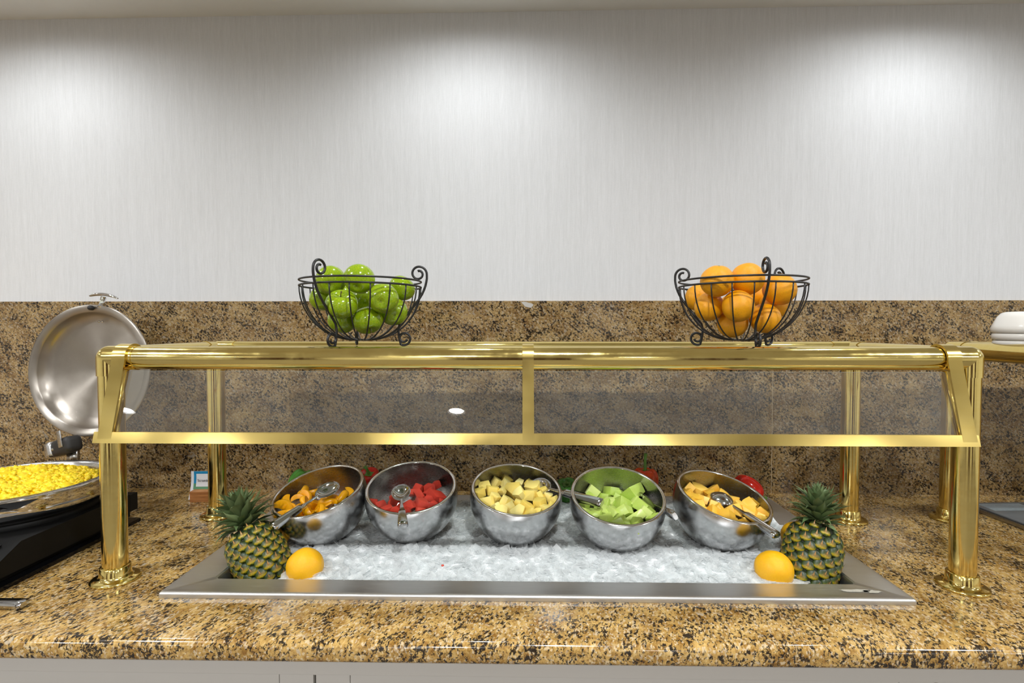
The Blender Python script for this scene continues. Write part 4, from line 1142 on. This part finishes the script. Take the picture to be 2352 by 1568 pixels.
# ------------------------------------------------------------------ egg pan, lid and black stand
PC = Vector((-1.322, 1.328, 0)); PRr = .210; PZ = .162
CH = empty('chafing_pan', (PC.x, PC.y, .075)); tag(CH, 'round polished steel chafing pan with its lid standing open', 'pan')
def cm(name, V, F, mat, parent=CH):
    off = Vector((PC.x, PC.y, .075)); return mesh_obj(name, [Vector(v) - off for v in V], F, mat, parent)
prof = [(PRr - .012, PZ), (PRr - .004, PZ + .003), (PRr + .002, PZ + .002), (PRr + .003, PZ - .004), (PRr - .004, PZ - .007), (PRr + .0015, PZ - .032), (PRr + .0005, PZ - .037), (PRr - .006, PZ - .046),
        (PRr - .024, PZ - .061), (PRr - .085, PZ - .074), (.05, PZ - .078), (1e-4, PZ - .078)]
V, F = lathe_data(prof, 96, Matrix.Translation((PC.x, PC.y, 0))); cm('water_pan', V, F, M_chrome)
prof = [(PRr - .006, PZ + .0030), (PRr - .016, PZ + .0035), (PRr - .019, PZ - .001), (PRr - .022, PZ - .030), (PRr - .035, PZ - .050), (.06, PZ - .056), (1e-4, PZ - .056)]
V, F = lathe_data(prof, 96, Matrix.Translation((PC.x, PC.y, 0))); cm('food_pan', V, F, M_steel)
# lid: a shallow dish standing on edge, slightly turned
LC = Vector((-1.360, 1.615, .428)); LR = .207
Lm = Matrix.Translation(LC) @ Euler((math.radians(90 - 4), 0, math.radians(-4)), 'XYZ').to_matrix().to_4x4()
prof = [(1e-4, -.046), (.05, -.0445), (.10, -.041), (.15, -.036), (.172, -.030), (.180, -.020), (.183, -.006), (.1845, .0), (.198, .001), (.205, .004), (.207, .002), (.2065, -.003), (.187, -.005), (.186, -.008), (.183, -.022), (.174, -.033), (.15, -.039), (.1, -.044), (.05, -.0475), (1e-4, -.049)]
V, F = lathe_data(prof, 96, Lm)
def m_lid():
    t = NT('lid_spun_steel')
    v = t.coords(); n = t.noise(v, 14, 5, .6)
    t.col(t.mix(n, (.36, .32, .28), (.50, .46, .41))); t.set(Metallic=1.0, Roughness=.26)
    t.link(t.ramp(n, [(.3, .30), (.75, .44)]), t.b.inputs['Roughness'])
    t.b.inputs['Anisotropic'].default_value = .8; t.b.inputs['Anisotropic Rotation'].default_value = .25
    tg = t.new('ShaderNodeTangent'); tg.direction_type = 'RADIAL'; tg.axis = 'Z'
    t.link(tg.outputs[0], t.b.inputs['Tangent'])
    vo = t.new('ShaderNodeTexVoronoi'); vo.inputs['Scale'].default_value = 210; t.link(v, vo.inputs['Vector'])
    big = t.noise(v, 9, 3); dr = t.ramp(vo.outputs['Distance'], [(0., 1.), (.22, 0.)]); 
    mm = t.mix(1., dr, t.ramp(big, [(.45, 0.), (.6, 1.)]), 'MULTIPLY')
    t.bump(mm, .25, .0012)
    return t.m
M_lid = m_lid()
li = Lm.inverted()
lid = mesh_obj('lid', [li @ Vector(v) for v in V], F, M_lid, CH)
lid.matrix_parent_inverse = Matrix.Identity(4)
lid.matrix_basis = Matrix.Translation(-Vector((PC.x, PC.y, .075))) @ Lm
lid['label'] = 'steel lid standing upright, its hollow inside facing front'
# lid handle: a stem and a curved grip, local lid frame (x right, y up the dish, z toward the front)
def lidpart(name, V, F, mat): return mesh_obj(name, V, F, mat, lid)
V1, F1 = tube_data([(.028, .198, -.004), (.030, .212, -.006), (.033, .232, -.008)], [.0095, .0070, .0080], 12)
P = []; rr = []
for k in range(15):
    t = -1 + 2 * k / 14; P.append((.033 + .047 * t, .2405 - .009 * t * t - .004 * t, -.008)); rr.append(.0052 * (1 - .55 * abs(t) ** 3))
V2, F2 = tube_data(P, rr, 12)
V2 = [Vector((v.x, v.y, -.008 + (v.z + .008) * 1.9)) for v in V2]
lidpart('lid_handle', *join_data((V1, F1), (V2, F2)), M_chrome)
Vb, Fb = lathe_data([(1e-4, .015), (.0055, .014), (.0078, .010), (.0078, .001)], 20, Matrix.Translation((.004, .196, 0))); lidpart('bumper', Vb, Fb, M_rubber)
for dx in (.0045, .0155):
    Vb, Fb = lathe_data([(1e-4, .0035), (.003, .003), (.0040, .0)], 14, Matrix.Translation((dx, .155, -.0255))); lidpart('rivet', Vb, Fb, M_chrome)
# hinge: black housing with a steel cap on a bracket
hb = bmesh.new()
Mh = Matrix.Translation(Vector((-1.398, 1.560, .199)) - Vector((PC.x, PC.y, .075))) @ Euler((0, math.radians(-16), math.radians(-26))).to_matrix().to_4x4()
box(hb, -.038, .062, -.020, .026, -.024, .024, bevel=.015, seg=4, M=Mh); hinge = bm_obj('hinge_housing', hb, M_rubber, CH)
hb = bmesh.new(); box(hb, -.066, -.030, -.026, .030, -.0255, .0255, bevel=.013, seg=4, M=Mh); bm_obj('steel_cap', hb, M_steel, hinge)
hb = bmesh.new(); box(hb, .022, .046, -.0225, -.019, -.004, .046, bevel=.002, M=Mh); bm_obj('lid_arm', hb, M_steel, hinge)
V, F = lathe_data([(1e-4, .004), (.004, .003), (.005, 0)], 14, Mh @ Matrix.Translation((-.020, -.020, -.002)) @ Euler((PI / 2, 0, 0)).to_matrix().to_4x4()); mesh_obj('screw', V, F, M_chrome, hinge)
hb = bmesh.new(); box(hb, -.012, .018, -.004, .010, -.060, -.015, M=Matrix.Translation(Vector((-1.385, 1.572, .199)) - Vector((PC.x, PC.y, .075)))); bm_obj('hinge_bracket', hb, M_steel, CH)
# scrambled egg
V = []; F = []; n, m = 150, 60; RE = PRr - .0225
for i in range(m + 1):
    q = i / m
    for k in range(n):
        a = 2 * PI * k / n; x, y = RE * q * math.cos(a), RE * q * math.sin(a)
        p = Vector((x * 22, y * 22, 0)); p2 = Vector((x * 70, y * 70, 5)); p3 = Vector((x * 7, y * 7, 9))
        z = PZ - .019 + .034 * (1 - q ** 2.5) + .016 * noise.noise(p3) * (1 - q ** 4)
        z += .013 * (abs(noise.noise(p)) * 1.6 - .2) * (1 - q ** 6) + .006 * (abs(noise.noise(p2)) * 1.6 - .2)
        V.append((x, y, z - PZ))
for i in range(m):
    for k in range(n): F.append((i * n + k, (i) * n + (k + 1) % n, (i + 1) * n + (k + 1) % n, (i + 1) * n + k))
eg = mesh_obj('scrambled_eggs', V, F, M_egg, loc=(PC.x, PC.y, PZ)); tag(eg, 'heap of fluffy bright yellow scrambled eggs in the chafing pan', 'food', kind='stuff')
random.seed(4)
V = []; F = []
for q in range(1100):
    rad = RE * .93 * math.sqrt(random.random()); a = random.uniform(0, 2 * PI); x, y = rad * math.cos(a), rad * math.sin(a); qq = rad / RE
    z = -.019 + .034 * (1 - qq ** 2.5) + .016 * noise.noise(Vector((x * 7, y * 7, 9))) * (1 - qq ** 4) + .002
    s = random.uniform(.0035, .0095); b = len(V); nn, mm = 8, 5; sd = random.random() * 50
    for i in range(mm + 1):
        t = PI * i / mm
        for k in range(nn):
            aa = 2 * PI * k / nn; v = Vector((math.sin(t) * math.cos(aa), math.sin(t) * math.sin(aa), math.cos(t) * .7)); v *= s * (1 + 1.1 * noise.noise(v * 1.9 + Vector((sd, 0, 0))))
            V.append(v + Vector((x, y, z)))
    for i in range(mm):
        for k in range(nn): F.append((b + i * nn + k, b + (i + 1) * nn + k, b + (i + 1) * nn + (k + 1) % nn, b + i * nn + (k + 1) % nn))
ec = mesh_obj('egg_curds', V, F, M_egg, eg); ec['kind'] = 'stuff'
# black induction stand
IS = empty('warming_stand', (-1.32, 1.30, 0)); tag(IS, 'black warming stand with sloping control front under the egg pan', 'stand')
def ism(name, V, F, mat, sharp=.5):
    o = mesh_obj(name, [Vector(v) - Vector((-1.32, 1.30, 0)) for v in V], F, mat, IS); o.data.set_sharp_from_angle(angle=sharp)
    bm = bmesh.new(); bm.from_mesh(o.data); bmesh.ops.recalc_face_normals(bm, faces=bm.faces); bm.to_mesh(o.data); bm.free(); return o
pr_ = [(1.040, .024), (1.045, .038), (1.136, .086), (1.455, .086), (1.460, .080), (1.460, .022)]
V, F = extrude_x(pr_, -1.58, -1.12); ism('body', V, F, M_black)
V, F = extrude_x([(1.052, .0448), (1.1225, .0815), (1.1215, .083), (1.051, .0463)], -1.50, -1.150); ism('control_panel', V, F, M_blackgloss)
V, F = bxd(-1.575, -1.108, 1.075, 1.485, .0004, .010); ism('base_plate', V, F, M_blackgloss)
V, F = bxd(-1.56, -1.135, 1.10, 1.455, .010, .023); ism('underside', V, F, M_black)
V, F = lathe_data([(.0001, .0005), (.009, .0005), (.009, .024), (.0001, .024)], 18, Matrix.Translation((-1.140, 1.072, 0))); ism('foot', V, F, M_steel)
V, F = lathe_data([(.155, .086), (.170, .097), (.178, .099), (.182, .094), (.182, .086)], 64, Matrix.Translation((PC.x, PC.y, 0))); ism('pan_ring', V, F, M_black, .9)
V, F = bxd(-1.150, -1.120, 1.461, 1.490, .035, .083); ism('rear_bracket', V, F, M_black)

# ------------------------------------------------------------------ food labels in bamboo blocks
M_paper = plain('label_paper', srgb(232, 234, 236), .5)
M_blue = plain('label_blue', srgb(24, 140, 190), .5, var=.25, vs=160)
M_green = plain('label_green', srgb(92, 150, 110), .5)
M_ink = plain('label_ink', (.02, .02, .02), .6)
def card_label(x, y, label, text):
    e = empty('food_label', (x, y, 0), (0, 0, math.radians(3))); tag(e, label, 'sign', 'food labels in bamboo blocks')
    bx_obj('bamboo_block', (0, .078, -.020, .016, .0003, .0345), M_bamboo, e, bevel=.0012)
    def curved(name, u0, u1, v0, v1, off, mat, n=8):
        V = []; F = []
        for i in range(n + 1):
            v = v0 + (v1 - v0) * i / n; yy = .010 - .9 * (.06 - v) ** 2 * 4 - off + .012 * (v / .1); 
            V += [(u0, yy - .004, v), (u1, yy - .004, v)]
        for i in range(n): F.append((2 * i, 2 * i + 1, 2 * i + 3, 2 * i + 2))
        return mesh_obj(name, V, F, mat, e, smooth=True)
    # folded card: front sheet leaning over the block, its white side return on the left
    c = curved('card', -.013, .080, .004, .092, 0, M_paper)
    curved('blue_band', -.004, .074, .052, .0915, .0004, M_blue)
    curved('green_band', -.004, .074, .034, .052, .0004, M_green)
    curved('white_field', .004, .070, .042, .083, .0008, M_paper)
    if not text: return e
    cu = bpy.data.curves.new('lettering', 'FONT'); cu.body = text; cu.size = .0115; cu.extrude = .0001
    tmp = bpy.data.objects.new('tmp', cu); COL.objects.link(tmp)
    me = bpy.data.meshes.new_from_object(tmp.evaluated_get(bpy.context.evaluated_depsgraph_get()))
    bpy.data.objects.remove(tmp); me.materials.clear(); me.materials.append(M_ink)
    t = bpy.data.objects.new('lettering', me); link(t, e); t.location = (.0085, .0105, .058); t.rotation_euler = (PI / 2, 0, 0)
    return e
card_label(-1.068, 1.665, 'white and blue food label in a bamboo block beside the back brass post', 'Scrambled')
card_label(-1.785, 1.68, 'white and blue food label behind the egg pan at the left edge', '')

# ------------------------------------------------------------------ right edge: warmer panel and china
DV = empty('induction_plate', (1.60, 1.45, 0), (0, 0, math.radians(3.0))); tag(DV, 'low grey induction plate on the counter at the right edge', 'appliance')
M_grey = plain('grey_glass_top', srgb(112, 116, 120), .14)
M_metalgrey = m_steel('dull_metal_edge', (.42, .40, .38), .25, .4)
bx_obj('body', (-.205, .25, -.30, .205, .0005, .0125), M_metalgrey, DV, bevel=.003)
bx_obj('top_panel', (-.198, .243, -.293, .198, .0127, .0175), M_grey, DV, bevel=.0015)
bx_obj('etched_panel', (-.185, -.05, .125, .185, .0175, .0178), plain('etched_panel', srgb(150, 160, 166), .5, var=.3, vs=120), DV)
bx_obj('display_window', (-.085, .12, .05, .10, .0175, .0182), M_blackgloss, DV)
bx_obj('display_edge', (-.085, .12, .1005, .1035, .0175, .0190), M_chrome, DV)
zb = ZS + .0006
def china(z, r, h, label, steps):
    e = empty('china_bowl', (1.332, 1.372, z)); tag(e, label, 'bowl', 'white china stacked on the right hand shelf')
    lathe('ware', steps, M_china, e, 64)
china(zb, 0, 0, 'lowest white china dish of the stack on the right hand glass shelf', [(1e-4, .001), (.080, .0), (.0865, .002), (.0885, .008), (.0865, .0135), (.080, .0155), (1e-4, .0155)])
china(zb + .0160, 0, 0, 'middle white china dish of the stack on the right hand glass shelf', [(1e-4, .001), (.083, .0), (.0890, .002), (.0905, .010), (.0885, .0165), (.082, .0175), (1e-4, .0175)])
china(zb + .0340, 0, 0, 'upside down white china bowl topping the stack on the right hand shelf', [(.078, .0005), (.086, .0005), (.0915, .003), (.0925, .012), (.0895, .020), (.080, .042), (.072, .052), (.063, .0555), (1e-4, .056)])
